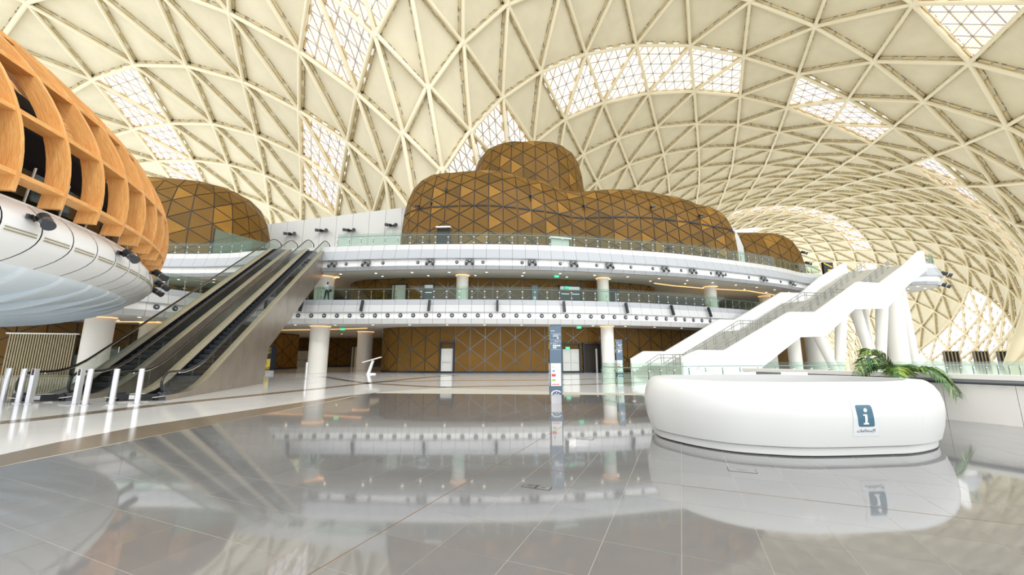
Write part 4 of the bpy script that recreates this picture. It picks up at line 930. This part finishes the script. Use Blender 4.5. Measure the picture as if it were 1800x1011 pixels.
# ---------------------------------------------------------------- timber pod
PC = Vector((-30.9, 6.2)); PR, PH, PZ = 18.75, 8.5, 6.75
pod = thing('timber_pod', 'huge rounded pod of curved larch ribs on a white hull, hanging at the left', 'pod')
er = lambda z, d=0: (PR-d)*sqrt(max(0, 1-((z-PZ)/(PH-d*.5))**2))
PP = lambda r, az, z: Vector((PC.x+r*cos(az), PC.y+r*sin(az), z))
def uvq(t, n, w0, w1):
    t.uv = t.uv or []
    t.uv += n
zs = [5.62+.34*k for k in range(27)]
for q in range(-9, 20):
    az = radians(13.6+4.1*q); t = MB(); t.uv = []; th = .05
    d = Vector((-sin(az), cos(az), 0))*th
    for k in range(len(zs)-1):
        z0, z1 = zs[k], zs[k+1]; lean = lambda z: radians(-.55*(z-6))
        def ring_(z):
            a = az+lean(z); ro = er(z); ri = er(z, .52); dd = Vector((-sin(a), cos(a), 0))*th; return [PP(ri, a, z)-dd, PP(ro, a, z)-dd, PP(ro, a, z)+dd, PP(ri, a, z)+dd]
        A, B = ring_(z0), ring_(z1); s0, s1 = k*.34, (k+1)*.34
        for e, (u0, u1) in enumerate(((0, .62), (.62, .75), (.75, 1.37), (1.37, 1.5))):
            f = (e+1) % 4; t.face([A[e], A[f], B[f], B[e]], 'wood'); t.uv.append((u0, s0+q*3.3)); t.uv.append((u1, s0+q*3.3)); t.uv.append((u1, s1+q*3.3)); t.uv.append((u0, s1+q*3.3))
    t.build('timber_rib', pod)
for ri_, z in enumerate((6.05, 7.65, 9.3, 10.85, 12.3, 13.55)):
    ro, ri = er(z)-.015, er(z, .5)
    for q in range(-9, 19):
        a0, a1 = radians(13.6+4.1*q-.55*(z-6)), radians(13.6+4.1*(q+1)-.55*(z-6)); t = MB(); t.uv = []; P = []
        for zz in (z-.06, z+.06): P.append([PP(ro, a0, zz), PP(ro, a1, zz), PP(ri, a1, zz), PP(ri, a0, zz)])
        A, B = P; off = q*1.7+ri_
        for F, uv in (((A[0], A[1], A[2], A[3]), ((0, 0), (0, 1.3), (.6, 1.3), (.6, 0))), ((B[3], B[2], B[1], B[0]), ((.6, 0), (.6, 1.3), (0, 1.3), (0, 0))), ((A[0], A[1], B[1], B[0]), ((.7, 0), (.7, 1.3), (.82, 1.3), (.82, 0))), ((A[2], A[3], B[3], B[2]), ((.7, 0), (.7, 1.3), (.82, 1.3), (.82, 0)))):
            t.face(F, 'wood'); t.uv += [(u, v+off) for u, v in uv]
        t.build('timber_ring_board', pod)
# dark glazed inner wall and pale ceiling behind the ribs
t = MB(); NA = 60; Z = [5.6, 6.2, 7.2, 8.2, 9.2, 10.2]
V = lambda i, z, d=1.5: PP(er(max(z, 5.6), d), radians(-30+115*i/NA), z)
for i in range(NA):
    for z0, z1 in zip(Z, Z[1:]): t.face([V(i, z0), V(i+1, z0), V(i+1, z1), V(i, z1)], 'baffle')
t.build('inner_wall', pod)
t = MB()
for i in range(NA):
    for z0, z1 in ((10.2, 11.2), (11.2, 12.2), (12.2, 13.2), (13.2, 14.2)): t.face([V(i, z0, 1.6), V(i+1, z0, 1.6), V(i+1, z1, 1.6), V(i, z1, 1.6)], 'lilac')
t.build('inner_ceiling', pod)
for q in range(-8, 18, 1):
    a = radians(14.6+4.1*q); t = MB(); t.tube([PP(17.5, a, 5.6), PP(17.62, a, 6.9)], .03, 'alu', 6); a2 = radians(14.6+4.1*(q+1)); 
    t.slab([PP(17.5, a, 5.65), PP(17.5, a2, 5.65), PP(17.6, a2, 6.75), PP(17.6, a, 6.75)], PP(.02, a, 0)-PP(0, a, 0), 'glass'); t.build('glass_guard', pod)
# white hull belt of curved panels
BELT = [(18.42-.47*abs((z-4.85)/.77)**2.2 if z > 4.85 else 18.42-.82*abs((4.85-z)/.85)**2.2, z) for z in [5.62-.135*k for k in range(13)]]
NB = 0
for q in range(-10, 26):
    a0, a1 = radians(13.2+3.33*q+.06), radians(13.2+3.33*(q+1)-.06)
    for rows in (BELT[:7], BELT[6:]):
        t = MB(); sub = 3; m = len(rows); vs = [PP(r, a0+(a1-a0)*s/sub, z) for s in range(sub+1) for r, z in rows]
        t.mesh_(vs, [(s*m+k, (s+1)*m+k, (s+1)*m+k+1, s*m+k+1) for s in range(sub) for k in range(m-1)], 'hull'); o = t.build('hull_panel', pod, smooth=True)
t = MB(); vs = []; na = 96
for i in range(na+1):
    a = radians(-25+125*i/na)
    for r, z in BELT: vs.append(PP(r-.03, a, z))
m = len(BELT); t.mesh_(vs, [(i*m+k, (i+1)*m+k, (i+1)*m+k+1, i*m+k+1) for i in range(na) for k in range(m-1)], 'darkgrey'); t.build('hull_backing', pod, smooth=True)
t = MB(); vs = []
for i in range(na+1):
    a = radians(-25+125*i/na); vs += [PP(16.2, a, 5.6), PP(17.98, a, 5.66), PP(17.98, a, 5.6)]
t.mesh_(vs, [(i*3+k, (i+1)*3+k, (i+1)*3+k+1, i*3+k+1) for i in range(na) for k in range(2)], 'bright'); t.build('hull_rim', pod)
for q in range(-10, 26):
    a0, a1 = radians(13.2+3.33*q+.35), radians(13.2+3.33*(q+1)-.35)
    for z in (4.66, 4.74):
        t = MB(); t.slab([PP(18.425, a0, z), PP(18.425, a1, z), PP(18.425, a1, z+.03), PP(18.425, a0, z+.03)], PP(-.03, a0, 0)-PP(0, a0, 0), 'slat'); t.build('hull_slot', pod)
# belly of overlapping pale petals
for q in range(-5, 13):
    a0, a1 = radians(10.2+4.9*q), radians(10.2+4.9*(q+1)); t = MB(); vs = []; nr = 26; F = [0, 0, .2, .4, .6, .8, 1]; na_ = 6
    for i, f in enumerate(F):
        for k in range(nr+1):
            g = (k/nr)**1.8; r = 17.6*(1-g)+.02; a = a0+(a1-a0)*f+radians(16)*min(1, g*1.6)
            z = 4.02-1.42*sqrt(max(0, 1-(1-g)**2))-(.26*(1-f) if i else -.05)*min(1, 9*g)*(1-g)**.5
            vs.append(PP(r, a, z))
    t.mesh_(vs, [(i*(nr+1)+k, (i+1)*(nr+1)+k, (i+1)*(nr+1)+k+1, i*(nr+1)+k+1) for i in range(na_) for k in range(nr)], 'belly'); o = t.build('belly_petal', pod)
    o.data.polygons.foreach_set('use_smooth', [i >= nr for i in range(len(o.data.polygons))])

# ---------------------------------------------------------------- spotlights
def spot_mesh():
    b_ = MB(); b_.box((0, .02, 0), (.34, .05, .12), 'darkgrey'); b_.tube([(0, 0, 0), (0, -.18, -.02)], .05, 'black', 8); b_.build
    return b_
def spotlight(p, rz, label, group, tilt=25, s=1.0, twin=False, yaw=20):
    r = thing('spotlight', label, 'spotlight', p, rz, group); r.scale = (s, s, s); hk = 'spot_grey' if twin and s < 1 else 'speaker'
    t = MB(); t.box((0, -.03, 0), (.30, .06, .11), 'darkgrey'); t.tube([(0, -.03, 0), (0, -.22, -.02)], .035, 'black', 8); t.build('bracket', r)
    for k, (dx, yw) in enumerate((((0, yaw),) if not twin else ((-.26, -yaw), (.26, yaw)))):
        R = Matrix.Rotation(radians(yw), 4, 'Z') @ Matrix.Rotation(radians(tilt), 4, 'X'); t = MB()
        t.tube([(0, .22, 0), (0, .18, 0), (0, -.12, 0)], .13, hk, 14); t.tube([(0, -.12, 0), (0, -.15, 0)], .145, 'chrome', 14); t.tube([(0, -.15, 0), (0, -.36, 0)], .12, 'darkgrey', 14, r2=.14)
        t.data; h = t.build('lamp_head', r); h.matrix_local = Matrix.Translation((dx, -.30, -.05)) @ R
        for e in (-1, 1): t = MB(); t.box((e*.15, .0, -.02), (.03, .28, .09), 'black'); o = t.build('yoke_arm', r); o.matrix_local = Matrix.Translation((dx, -.24, -.03)) @ R
for q, (az, z, lab) in enumerate(((12.1, 5.18, 'largest dark spotlight on the white hull, under the nearest timber ribs'), (23.7, 5.15, 'second dark spotlight along the white hull'), (35.6, 5.15, 'third dark spotlight along the white hull'), (42.5, 5.0, 'fourth dark spotlight along the white hull, near its tip'), (50.5, 5.0, 'last dark spotlight at the tip of the white hull'))):
    a = radians(az); p = PP(18.4, a, z); spotlight(p, a+pi/2, lab, 'spotlights on the pod hull', 32, 1.05, yaw=-38)
LAB = 'pair of grey spotlights on the top balcony fascia, %s from the escalators'
for q, px in enumerate((589, 648, 758, 826, 937, 1008, 1070, 1166, 1215, 1263, 1340, 1388)):
    p, a = place_on(C2, N2, px, .15, 9.62); spotlight(p, a, LAB % ORD[q], 'spotlight pairs on the top balcony fascia', 62, .9, True, 14)
for q, (px, z) in enumerate(((514, 18.9), (569, 19.4), (617, 19.45), (690, 20.2))):
    d = 54.2; X = (px-900)/690*(d*.985+(z-1.5)*.174); spotlight(Vector((X, 54.45, z)), 0, 'black spotlight cluster on the white back wall, %s from the left' % ORD[q], 'spotlight clusters on the white wall', 10, 1.7, True, 30)
for q, (px, z, lab) in enumerate(((736, 16.6, 'black spotlight on the left flank of the bronze pavilion, lower of the two'), (749, 16.8, 'black spotlight on the left flank of the bronze pavilion, right of its twin'), (795, 18.3, 'small grey spotlight high on the left part of the bronze pavilion'), (921, 17.8, 'small grey spotlight high in the middle of the bronze pavilion'), (1026, 17.2, 'small grey spotlight on the bronze pavilion below the tower edge'), (1133, 17.2, 'small grey spotlight high on the right part of the bronze pavilion'), (1225, 16.6, 'small grey spotlight near the right shoulder of the bronze pavilion'), (756, 12.7, 'low black spotlight beside the left pavilion doorway'), (859, 12.6, 'low black spotlight on the bronze pavilion above the glass balustrade'), (970, 12.3, 'low black spotlight left of the pale pavilion door'), (1176, 12.6, 'low black spotlight on the right part of the bronze pavilion'), (1248, 12.4, 'low black spotlight near the right end of the bronze pavilion'))):
    p, a, n = frontpt(SM, NM, px, z); spotlight(p+n*.08, a, lab, 'spotlights on the bronze pavilion', 20, .9)
for q, (px, z) in enumerate(((1412, 17.0), (1415, 15.2), (1394, 14.0))):
    p, a, n = frontpt(SR, NR_, px, z); spotlight(p+n*.1, a, 'black spotlight on the small far dome, %s from the top' % ORD[q], 'spotlights on the far dome', 20, 1.4)
for q, (x, y, z) in enumerate(((46.6, 41.9, 10.4), (47.0, 42.6, 9.3))):
    spotlight(Vector((x, y, z)), .5, ('upper' if q == 0 else 'lower')+' dark spotlight on the rounded balcony end beyond the staircase', 'spotlights on the balcony end', 30, 1.5)
# line array loudspeakers on the middle balcony
for q, px in enumerate((532, 638, 754, 872, 990, 1101, 1180, 1248)):
    p, a = place_on(C1, N1, px, .42, 5.9); r = thing('loudspeaker', 'slim black loudspeaker on the middle balcony fascia, %s from the left' % ORD[q], 'loudspeaker', p, a+radians((q-3.4)*2), 'slim loudspeakers on the middle balcony fascia')
    R = Matrix.Rotation(radians(-14), 3, 'X'); t = MB(); t.box((0, 0, 0), (.2, .2, 1.0), 'black', R); t.build('cabinet', r)
    t = MB(); t.box((0, -.105, 0), (.16, .02, .94), 'speaker', R); t.build('grille', r); t = MB(); t.box((0, .14, .25), (.08, .2, .06), 'black'); t.build('wall_bracket', r)
# ---------------------------------------------------------------- wayfinding signs
def totem(x, y, w, d, h, rz, label, face='totem', side='totem_dark', lit=False, z=0.0, detail=True):
    r = thing('wayfinding_sign', label, 'sign', (x, y, z), rz); k = h/2.56
    t = MB(); z0 = .28*k
    t.slab([(-w/2, -d/2, z0), (w/2, -d/2, z0), (w/2, -d/2, h), (-w/2, -d/2, h-.02)], (0, .02, 0), face); t.build('front_face', r)
    t = MB(); t.slab([(-w/2, -d/2+.02, z0), (-w/2, d/2, z0), (-w/2, d/2, h-.3*k), (-w/2, -d/2+.02, h-.02)], (.02, 0, 0), side); t.slab([(w/2, -d/2+.02, z0), (w/2, d/2, z0), (w/2, d/2, h-.3*k), (w/2, -d/2+.02, h)], (-.02, 0, 0), face); t.slab([(-w/2, d/2, z0), (w/2, d/2, z0), (w/2, d/2, h-.3*k), (-w/2, d/2, h-.3*k)], (0, -.02, 0), side)
    t.slab([(-w/2, -d/2, h-.02), (w/2, -d/2, h), (w/2, d/2, h-.3*k), (-w/2, d/2, h-.3*k)], (0, 0, -.02), face); t.build('side_faces', r)
    t = MB(); t.slab([(-w/2-.004, -d/2, h-.0), (-w/2-.004, -d/2+.02, h), (-w/2-.004, d/2, h-.29*k), (-w/2-.004, d/2, h-.32*k), (-w/2-.004, -d/2, h-.05)], (-.01, 0, 0), 'print_yellow'); t.build('yellow_edge', r)
    t = MB(); t.box((.0, 0, z0/2), (w*.84, d*.8, z0), 'alu'); t.build('plinth', r)
    if not detail: return r
    F = -d/2-.004; P = lambda u, v, a, b_, kk, tt: tt.box((-w/2+w*u, F, h*v), (w*a, .006, h*b_), kk)
    pk = 'print_yellow' if lit else 'print_white'; t = MB()
    for v in (.885, .80, .765, .675): P(.5, v, .8, .0022, pk, t)
    P(.28, .918, .36, .006, pk, t)
    for q in range(9): P(.34+q*.055, .868, .035, .010, pk, t)                       # two lines of small arabic lettering
    for q in range(9): P(.30+q*.052, .850, .036, .010, pk, t)
    P(.7, .826, .13, .020, pk, t); P(.9, .868, .05, .014, pk, t)
    for q in range(4): P(.42+q*.1, .785, .05+.02*(q % 2), .007, pk, t)
    P(.9, .785, .04, .012, pk, t); P(.12, .752, .05, .012, pk, t)
    for q in range(4): P(.3+q*.1, .752, .06, .006, pk, t)
    for q in range(4): P(.34+q*.165, .728, .13, .020, pk, t)
    for q in range(2): P(.34+q*.165, .702, .13, .020, pk, t)
    t.build('printed_lines', r)
    t = MB(); P(.49, .36, .84, .285, 'print_white' if not lit else 'print_yellow', t); P2 = lambda u, v, a, b_, kk: t.box((-w/2+w*u, F-.005, h*v), (w*a, .004, h*b_), kk)
    P2(.28, .455, .14, .012, 'print_yellow'); P2(.3, .405, .16, .018, 'print_blue'); P2(.3, .352, .34, .030, 'print_red'); P2(.62, .35, .12, .022, 'sheet'); P2(.3, .292, .28, .022, 'print_green'); P2(.45, .238, .6, .008, 'print_red')
    t.build('floor_directory', r)
    t = MB(); t.box((-w/2-.006, .0, h*.36), (.006, d*.8, h*.285), 'print_white' if not lit else 'print_yellow')
    for v, kk in ((.405, 'print_blue'), (.352, 'print_red'), (.292, 'print_green'), (.24, 'print_red')): t.box((-w/2-.010, -.02, h*v), (.004, d*.3, h*.02), kk)
    for v, hh in ((.855, .018), (.82, .02), (.765, .014), (.735, .026), (.70, .03)): t.box((-w/2-.006, -.02, h*v), (.006, d*.55, h*hh), 'print_yellow')
    t.build('side_print', r)
    t = MB(); c0 = (-w/2+w*.5, h*.115)                                            # arch and plane pictogram near the foot
    for q in range(10):
        a0, a1 = radians(180-q*15), radians(180-(q+1)*15); p = lambda a, rr: (c0[0]+w*rr*cos(a), F, c0[1]+w*rr*.72*sin(a))
        t.slab([p(a0, .34), p(a1, .34), p(a1, .46), p(a0, .46)], (0, -.004, 0), pk)
    for a in (20, 95, 160, 230, 310): t.slab([(c0[0]+.02*w, F, c0[1]-.02), (c0[0]+.02*w+w*.22*cos(radians(a-9)), F, c0[1]-.02+w*.22*sin(radians(a-9))), (c0[0]+.02*w+w*.22*cos(radians(a+9)), F, c0[1]-.02+w*.22*sin(radians(a+9)))], (0, -.004, 0), pk)
    t.build('arch_pictogram', r); return r
totem(1.44, 13.3, .40, .22, 2.56, radians(4), 'tall slate blue directory sign standing alone on the grey tiles')
totem(6.6, 24.6, .40, .25, 2.56, radians(4), 'smaller looking slate blue directory sign behind the glass guard by the stairs')
totem(-21.9, 36.2, .72, .5, 2.6, radians(-20), 'dark directory sign with yellow lettering under the balcony behind the escalator', 'navy', 'navy', True)
p, a = place_on(W1, WN1, 942, .35, 6.5); totem(p.x, p.y, .5, .1, 1.75, a, 'blue sign panel standing on the middle balcony', z=6.5, detail=False)
t = MB(); t.box((p.x, p.y-.07, 6.95), (.36, .02, .5), 'print_blue'); t.box((p.x, p.y-.085, 6.95), (.26, .01, .36), 'print_white'); t.box((p.x, p.y-.095, 6.95), (.1, .01, .2), 'print_green'); t.build('poster', label='small blue and white poster in front of the blue sign panel', cat='poster')
# reading stand
r = thing('lectern', 'white slanted reading stand on the cream floor before the bronze wall', 'lectern', (-12.25, 34.9, 0), radians(10))
t = MB(); t.lathe([(.42, 0), (.42, .05), (.3, .1)], n=20, k='bright'); t.build('base', r)
t = MB(); t.slab([(-.35, -.05, .05), (-.15, -.05, .05), (.15, -.05, 1.15), (0, -.05, 1.2)], (0, .5, 0), 'bright'); t.build('stem', r)
t = MB(); t.slab([(-.75, -.35, .98), (.75, -.35, 1.42), (.75, -.35, 1.5), (-.75, -.35, 1.04)], (0, .9, 0), 'bright'); t.build('slanted_top', r)
# slatted gate at the left
g0, g1 = at(40, 664), at(113, 660); gv = Vector((g1.x-g0.x, g1.y-g0.y)); gl = 4.0
gr = thing('slatted_gate', 'tall gate of narrow vertical cream slats against the left bronze wall', 'gate', (-38.2, 30.0, 0), atan2(1.3, 4.2))
t = MB(); t.box((2.0, .08, 1.6), (4.1, .04, 3.2), 'doorframe'); t.build('backing', gr)
for q in range(26): t = MB(); t.box((.08+q*.154, 0, 1.62), (.085, .08, 3.16), 'slat'); t.build('slat', gr)
t = MB(); t.box((2.0, 0, 3.26), (4.3, .2, .1), 'bright'); t.box((2.0, 0, .06), (4.1, .12, .1), 'slat'); t.build('gate_rail', gr)
# glazed booth
r = thing('glass_booth', 'pale green glazed booth seen behind the left escalator', 'booth', (-33.8, 32.4, 0), .45)
t = MB(); t.box((0, 0, 1.15), (3.0, 1.0, 2.3), 'glass'); t.build('glass_box', r); t = MB(); t.box((-.8, .2, .9), (1.2, .1, 1.5), 'door'); t.box((.2, .2, .9), (.5, .1, 1.0), 'bright'); t.build('notice_boards', r)
for sx in (-1.5, 0, 1.5): t = MB(); t.box((sx, -.52, 1.15), (.05, .05, 2.3), 'alu'); t.build('glazing_post', r)
# ---------------------------------------------------------------- parapet wall at the right
PWL = [(11.9, 7.3), (11.07, 8.88), (10.55, 9.9), (9.6, 11.9), (8.4, 14.6)]
pw = thing('parapet_wall', 'low white parapet wall with dark rail behind the information desk', 'parapet')
for (a, c) in zip(PWL, PWL[1:]):
    A, B = Vector(a), Vector(c); d = (B-A).normalized(); n = Vector((d.y, -d.x))*-1
    if n.dot(A) > 0: n = -n
    m = max(1, round((B-A).length/1.25))
    for q in range(m):
        p0, p1 = A.lerp(B, q/m)+d*.004, A.lerp(B, (q+1)/m)-d*.004; t = MB(); t.prism([p0, p1, p1-n*.28, p0-n*.28], 0, .86, 'column'); t.build('wall_panel', pw)
    t = MB(); t.prism([A+n*.03, B+n*.03, B-n*.34, A-n*.34], .98, 1.09, 'column'); t.prism([A-n*.04, B-n*.04, B-n*.26, A-n*.26], .86, .98, 'white2'); t.build('coping', pw)
rail = [Vector((p[0], p[1], .9))+Vector((-.89, -.46, 0))*.12 for p in PWL]
t = MB(); t.tube(rail, .028, 'darkgrey', 8); t.build('dark_rail', pw)
for q in range(1, 14):
    f = q/14*(len(rail)-1); k = int(f); p = rail[k].lerp(rail[k+1], f-k); t = MB(); t.tube([p, p+Vector((.1, .05, -.02))], .016, 'chrome', 6); t.build('rail_bracket', pw)
# ---------------------------------------------------------------- near glass guards
def guard(pts, name, label, z=0, h=1.05, st=1.3):
    C = catmull(pts, st); N = normals2d(C); return balustrade(C, N, z, name, label, hgt=h, inset=0)
guard([(5.2, 23.2), (5.9, 21.4), (6.4, 20.8), (7.2, 21.4), (8.8, 22.8), (11, 24), (15, 25.2), (22, 26.4)], 'glass_guard', 'glass guard with steel posts curving round the stairwell left of the desk')
guard([(23, 26.6), (34, 29), (46, 32), (60, 33)], 'glass_guard', 'long low glass guard behind the desk under the staircase legs')
guard([(61, 33.5), (66, 40), (80, 50), (110, 62)], 'glass_guard', 'far glass guard stretching toward the big window')
t = MB()
for dx in (0, .6): t.tube([(9.3+dx, 21.3, .95), (9.9+dx, 21.4, .95), (10.6+dx, 21.6, .5), (11.4+dx, 21.9, -.0)], .03, 'alu', 6); t.tube([(9.9+dx, 21.4, .95), (9.9+dx, 21.4, 0)], .025, 'alu', 6)
t.build('stair_handrail', label='pair of steel handrails dipping down beside the glass guard', cat='handrail')
# pale kiosks seen far away in front of the big window
for q, (px, w) in enumerate(((1661, 5.5), (1712, 5), (1755, 5.5))):
    d = 112; X = (px-900)/690*d; r = thing('kiosk', 'small dark kiosk with slatted front below the far window, %s from the left' % ORD[q], 'kiosk', (X, d, 0), -.7, 'far kiosks')
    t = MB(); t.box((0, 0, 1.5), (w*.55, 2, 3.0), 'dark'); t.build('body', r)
    for e in range(5): t = MB(); t.box((-w*.25+e*w*.125, -1.1, 1.6), (.22, .2, 3.2), 'slat'); t.build('slat', r)
# white leaning struts of the roof foot at the right edge
for q, (a, c, ra) in enumerate((((88, 71.0, -1.2), (96, 71.5, 11.5), 1.7), ((88.6, 71.4, -1.2), (106, 72, 13.5), 1.3), ((87.6, 70, -1.2), (96, 66, 8), 1.5))):
    leg(a, c, ra*.6, ra*.6, 'cream leaning roof foot tube at the right edge, %s one' % ('thickest', 'steeper middle', 'lowest')[q], 'tube')
# ---------------------------------------------------------------- palm
pl = thing('potted_palm', 'green feather palm arching over the right end of the information desk', 'palm', (9.75, 10.1, 0))
t = MB(); t.lathe([(.16, 0), (.26, .42), (.27, .44), (.24, .44), (.22, .38)], n=20, k='pot'); t.build('pot', pl)
t = MB(); t.lathe([(.23, .36), (.02, .38)], n=16, k='soil'); t.build('soil', pl)
t = MB(); t.tube([(0, 0, .36), (.02, .01, .7), (0, 0, .98)], .05, 'trunk', 8, r2=.035); t.build('trunk', pl)
def frond(az, reach, rise, droop, name, seed, light=False, wid=.42):
    rnd = random.Random(seed); pts = []; n = 16
    for k in range(n+1):
        f = k/n; x = reach*f; z = .98+rise*sin(f*pi*.62)-droop*f**2.4; pts.append(Vector((x*cos(az), x*sin(az), z)))
    fr = MB(); fr.tube(pts, .014, 'trunk', 5, r2=.004); o = fr.build('frond_stalk', pl)
    side = Vector((-sin(az), cos(az), 0)); lf = MB()
    for k in range(2, 45):
        f = k/45; i = min(n-1, int(f*n)); p = pts[i].lerp(pts[i+1], f*n-i); d = (pts[i+1]-pts[i]).normalized(); L = wid*sin(min(1, f*1.15+.12)*pi*.92)**.6+.05
        for s in (-1, 1):
            a = rnd.uniform(.45, .8); dr = rnd.uniform(.25, .55); tip = p+(side*s*.8+d*a)*L+Vector((0, 0, -dr*L)); mid = p+(side*s*.8+d*a)*L*.5+Vector((0, 0, .03-.1*L)); w = d*.02
            lf.face([p-w*.6, mid-w, tip, mid+w, p+w*.6], 'leaf2' if (light and rnd.random() < .5) or rnd.random() < .12 else 'leaf')
    lf.build('leaflets', o)
for az, re_, ri, dr, s, li in ((radians(190), 1.5, .80, .95, 1, 0), (radians(165), .8, .85, .35, 2, 1), (radians(-72), 1.0, .50, .85, 3, 0), (radians(-35), 1.0, .5, .8, 4, 0), (radians(100), .9, .5, .5, 5, 0), (radians(225), .9, .45, .45, 6, 1), (radians(40), .9, .5, .5, 7, 0)):
    frond(az, re_, ri, dr, 'frond', s, li)
# ---------------------------------------------------------------- people
def person(x, y, z, rz, label, top, legs, bag=False, sit=False):
    root = thing('person', label, 'person', (x, y, z), rz)
    J = {'pel': (0, 0, .95), 'wst': (0, 0, 1.08), 'chs': (0, -.01, 1.32), 'nck': (0, 0, 1.48), 'hd0': (0, -.01, 1.57), 'hd': (0, -.02, 1.66), 'hd2': (0, -.01, 1.74)}
    R = {'pel': .15, 'wst': .125, 'chs': .15, 'nck': .055, 'hd0': .075, 'hd': .095, 'hd2': .07}
    E = [('pel', 'wst'), ('wst', 'chs'), ('chs', 'nck'), ('nck', 'hd0'), ('hd0', 'hd'), ('hd', 'hd2')]
    for s, sn in ((-1, 'l'), (1, 'r')):
        st = .14*s
        for nm, p, r in (('hip', (.09*s, 0, .88), .10), ('kne', (.10*s, -st*.6-.02, .48), .065), ('ank', (.10*s, -st*1.4+.03, .09), .042), ('toe', (.11*s, -st*1.4-.14, .04), .035), ('shd', (.19*s, 0, 1.40), .062), ('elb', (.25*s, .03+st*.5, 1.12), .042), ('wri', (.24*s, -.06+st*.9, .88), .03), ('hnd', (.235*s, -.09+st, .79), .036)):
            J[nm+sn] = p; R[nm+sn] = r
        E += [('pel', 'hip'+sn), ('hip'+sn, 'kne'+sn), ('kne'+sn, 'ank'+sn), ('ank'+sn, 'toe'+sn), ('chs', 'shd'+sn), ('shd'+sn, 'elb'+sn), ('elb'+sn, 'wri'+sn), ('wri'+sn, 'hnd'+sn)]
    ks = list(J); me = bpy.data.meshes.new('body'); me.from_pydata([J[k] for k in ks], [(ks.index(a), ks.index(c)) for a, c in E], [])
    o = bpy.data.objects.new('body', me); COL.objects.link(o); sk = o.modifiers.new('s', 'SKIN')
    for v, k in zip(me.skin_vertices[0].data, ks): v.radius = (R[k], R[k]*(.8 if k in ('chs', 'wst', 'pel') else 1)); v.use_root = k == 'pel'
    ss = o.modifiers.new('u', 'SUBSURF'); ss.levels = ss.render_levels = 2
    dg = bpy.context.evaluated_depsgraph_get(); m2 = bpy.data.meshes.new_from_object(o.evaluated_get(dg)); bpy.data.objects.remove(o)
    m2.materials.clear()
    for k in ('skin', top, legs, 'black', 'hair'): m2.materials.append(M[k])
    for p in m2.polygons:
        c = p.center; p.use_smooth = True
        p.material_index = 3 if c.z < .1 else 2 if c.z < .98 and abs(c.x) < .2 else 0 if (c.z > 1.46 or (abs(c.x) > .2 and c.z < .93)) else 1
        if c.z > 1.70 or (c.z > 1.6 and c.y > .02): p.material_index = 4
    bo = obj('body', m2, root)
    f = MB(); f.box((-.032, -.108, 1.665), (.02, .012, .012), 'black'); f.box((.032, -.108, 1.665), (.02, .012, .012), 'black'); f.box((0, -.118, 1.635), (.022, .03, .035), 'skin'); f.box((0, -.1, 1.6), (.04, .012, .01), 'cloth_dark'); f.build('face_features', root)
    for s in (-1, 1):
        h = MB()
        for q in range(4): h.tube([(.235*s-.02+.013*q, -.09+.14*s, .77), (.235*s-.02+.013*q, -.10+.14*s, .72-.004*q), (.235*s-.02+.013*q, -.085+.14*s, .70)], .008, 'skin', 5)
        h.tube([(.235*s-.035*s, -.09+.14*s, .79), (.235*s-.045*s, -.10+.14*s, .75)], .009, 'skin', 5); h.build('fingers', root)
    if bag: t = MB(); t.box((.30, .02, .95), (.12, .3, .22), 'black'); t.build('shoulder_bag', root); t = MB(); t.tube([(.30, .0, 1.06), (.17, -.1, 1.42), (-.1, -.12, 1.2)], .012, 'black', 5); t.build('bag_strap', root)
    return root
p, a = place_on(C1, N1, 571, -.62, 6.5); person(p.x, p.y, 6.5, radians(60), 'person in white shirt and dark trousers with a black bag walking on the middle balcony', 'cloth_white', 'cloth_dark', True)
person(30.6, 34.2, 0, radians(200), 'person in a bright blue shirt behind the far glass guard', 'cloth_blue', 'cloth_dark')
# slanted glass screen on the top balcony
r = thing('glass_screen', 'tall sloping green glass screen on the top balcony before the dark dome', 'screen', (-30.2, 38.2, 11.2))
t = MB(); t.slab([(0, 0, .1), (7.6, -1.2, .1), (7.6, -1.2, .9), (0, 0, 3.1)], (0, .03, 0), 'glass'); t.slab([(-.02, .04, .1), (7.6, -1.16, .1), (7.6, -1.16, .9), (-.02, .04, 3.1)], (0, .03, 0), 'glass'); t.build('glass_pane', r)
t = MB(); t.box((0, 0, 1.6), (.08, .08, 3.2), 'doorframe'); t.build('end_post', r)
# reception counter glimpsed on the top balcony
r = thing('counter', 'low white counter behind the glass on the top balcony left of the escalators', 'counter', (-25.6, 39.6, 11.2), .1)
t = MB(); t.box((0, 0, .45), (4.6, .7, .9), 'plaster'); t.build('body', r); t = MB(); t.box((0, 0, .93), (4.8, .8, .06), 'bright'); t.build('worktop', r)
# yellow and black sign at the head of the stairs
r = thing('wayfinding_sign', 'small black sign with yellow marks at the head of the staircase', 'sign', (39.2, 47.6, 11.2), .1)
t = MB(); t.box((0, 0, .9), (1.3, .3, 1.9), 'black'); t.build('sign_face', r)
t = MB(); t.slab([(-.6, -.16, 1.8), (.5, -.16, 1.3), (.5, -.16, 1.15), (-.6, -.16, 1.65)], (0, -.01, 0), 'print_yellow'); t.box((.1, -.165, .8), (.5, .01, .3), 'print_yellow'); t.build('yellow_marks', r)
